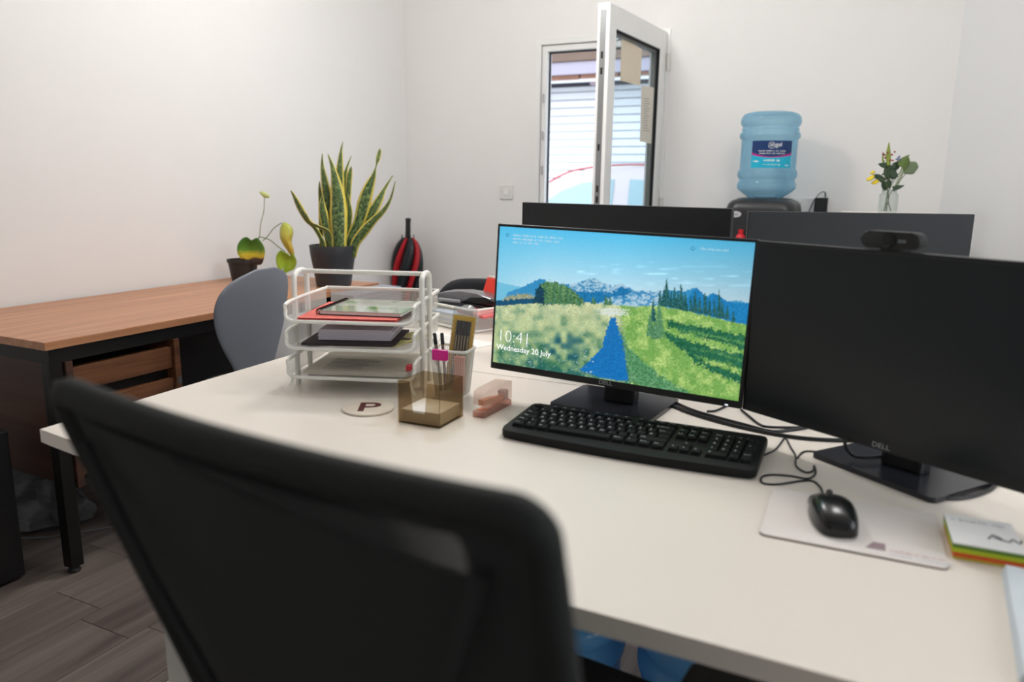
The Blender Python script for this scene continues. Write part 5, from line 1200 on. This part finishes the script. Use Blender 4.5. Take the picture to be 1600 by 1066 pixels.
# ------------------------------------------------------------------ foreground office chair
def office_chair():
    A = at(75, 580, z=1.03); B = at(872, 785, z=1.03); hx = (B-A); Wc = hx.length; hx.normalize(); yaw = math.degrees(math.atan2(hx.y, hx.x)); c = (A+B)/2
    t = thing('office_chair', 'black mesh-back office chair in the foreground, seen from behind', 'chair', (c.x, c.y+.28, 0), math.radians(yaw))
    inv = (T(c.x, c.y+.28, 0) @ R(yaw)).inverted(); cl = inv @ c
    # local: x right, y forward (to desk). back panel: origin top centre, d = down, reclined 18 deg
    REC = math.radians(18); dn = Vector((0, math.sin(REC), -math.cos(REC))); nb_ = Vector((0, -math.cos(REC), -math.sin(REC)))   # nb_: rearwards (to camera)
    o0 = Vector((cl.x, cl.y, 1.03))
    hw = Wc/2; HB = .55
    def bp(s, d_, n=0): return o0+Vector((s, 0, 0))+dn*d_+nb_*(n+.022*(1-(s/hw)**2)*min(1, .55+d_*2))
    out = [(x, -y) for x, y in rrect(-hw, -HB, hw, 0, .018, 6)]
    dense = []
    for (a_, b_) in zip(out, out[1:]+out[:1]):
        n__ = max(1, int(math.hypot(a_[0]-b_[0], a_[1]-b_[1])/.03))
        dense += [(a_[0]+(b_[0]-a_[0])*q_/n__, a_[1]+(b_[1]-a_[1])*q_/n__) for q_ in range(n__)]
    out = [(s*(1-.06*(d_/HB)), d_) for s, d_ in dense]
    m_fr = mat('chair_frame_black', (26, 29, 28), .8, var=.06); m_fab = mat('chair_mesh_fabric', (38, 41, 41), .85, var=.12, scale=500, bump=.3, bscale=1200)
    mb = MB(); mb.tube([bp(s*(hw-.013)/hw, .014+d_*(HB-.02)/HB) for s, d_ in out], .0125, 12, closed=True); mb.build('back_frame', m_fr, t, smooth=True)
    # opaque fabric around a see-through slot
    sl = [(.0, .036), (.172, .040), (.176, .046), (.176, .060), (.170, .066), (.0, .052), (-.05, .042)]
    def panel(poly, n, m, name, par=None, th=.004):
        mb = MB(); dp_ = []
        for (a1_, b1_) in zip(poly, poly[1:]+poly[:1]):
            n1_ = max(1, int(abs(a1_[0]-b1_[0])/.02)); dp_ += [(a1_[0]+(b1_[0]-a1_[0])*q1_/n1_, a1_[1]+(b1_[1]-a1_[1])*q1_/n1_) for q1_ in range(n1_)]
        poly = dp_
        a_ = [mb.bm.verts.new(bp(s, d_, n)) for s, d_ in poly]; b_ = [mb.bm.verts.new(bp(s, d_, n+th)) for s, d_ in poly]
        mb.bm.faces.new(a_); mb.bm.faces.new(b_[::-1]); k = len(poly)
        for i in range(k): mb.bm.faces.new((a_[i], a_[(i+1) % k], b_[(i+1) % k], b_[i]))
        return mb.build(name, m, par or t)
    s0, s1, d0, d1 = -.07, .178, .036, .066
    pan = panel([(-hw+.01, .006), (hw-.01, .006), (hw-.012, d0-.002), (-hw+.01, d0-.002)], 0, m_fab, 'fabric_panel')
    panel([(-hw+.01, d0-.002), (s0, d0-.002), (s0+.002, .042), (.03, .052), (s1-.006, d1), (s1, d1-.006), (s1, d0+.006), (s1-.003, d0-.002), (hw-.012, d0-.002), (hw-.035, HB-.02), (-hw+.035, HB-.02)], 0, m_fab, 'fabric_panel')
    mb = MB()
    for i in range(150):
        s = s0+(s1-s0+.03)*i/149-.015
        for k in (-1, 1):
            p, q_ = bp(s-k*.009, d0-.004, .002), bp(s+k*.009, d1+.002, .002)
            mb.tube([p, q_], .0006, 3, caps=False)
    tag(mb.build('open_mesh', m_fab, t), kind='stuff')
    # rear support spine (V arms + post)
    for s in (-1, 1):
        mb = MB(); mb.tube(smoothp([bp(s*(hw-.045), .05, .012), bp(s*(hw-.09), .16, .022), bp(s*.06, .34, .035), bp(s*.02, .44, .04)], 6), .005, 8); mb.build('back_arm', m_fab, t, smooth=True)
    mb = MB(); mb.tube(smoothp([bp(0, .40, .04), bp(0, .52, .045), Vector((0, -.12, .44)), Vector((0, -.02, .42))], 6), .02, 10); mb.build('spine', m_fr, t, smooth=True)
    MB().prism(rrect(-.235, -.14, .235, .31, .09), .45, .51, bev=.02).build('seat', m_fab, t, smooth=True)
    MB().box((-.12, -.05, .41), (.12, .2, .452), .01).build('tilt_mechanism', M_black, t)
    MB().tube([(0, .08, .12), (0, .08, .41)], .028, 16).build('gas_column', M_black, t, smooth=True)
    for k in range(5):
        a = 2*PI*k/5+.5; lg = MB().tube([(0, .08, .12), (.31*math.cos(a), .08+.31*math.sin(a), .075)], [.03, .016], 8).build('leg', M_black, t, smooth=True)
        MB().lathe([(0, -.018), (.026, -.018), (.028, 0), (.026, .018), (0, .018)], 16, M=T(.32*math.cos(a), .08+.32*math.sin(a), .029) @ R(90, 'X')).build('castor', M_black, lg, smooth=True)
    for s in (-1, 1):
        pz = MB().prism(rrect(s*.24-.046, -.12, s*.24+.046, .25, .035), .598, .624, bev=.008).build('armrest', mat('armrest_grey_black', (96, 96, 94), .55), t, smooth=True)
        MB().tube(smoothp([(s*.16, .03, .445), (s*.235, .03, .445), (s*.25, .03, .49), (s*.24, .03, .60)], 5), .016, 10).build('armrest_post', m_fr, t, smooth=True)
office_chair()
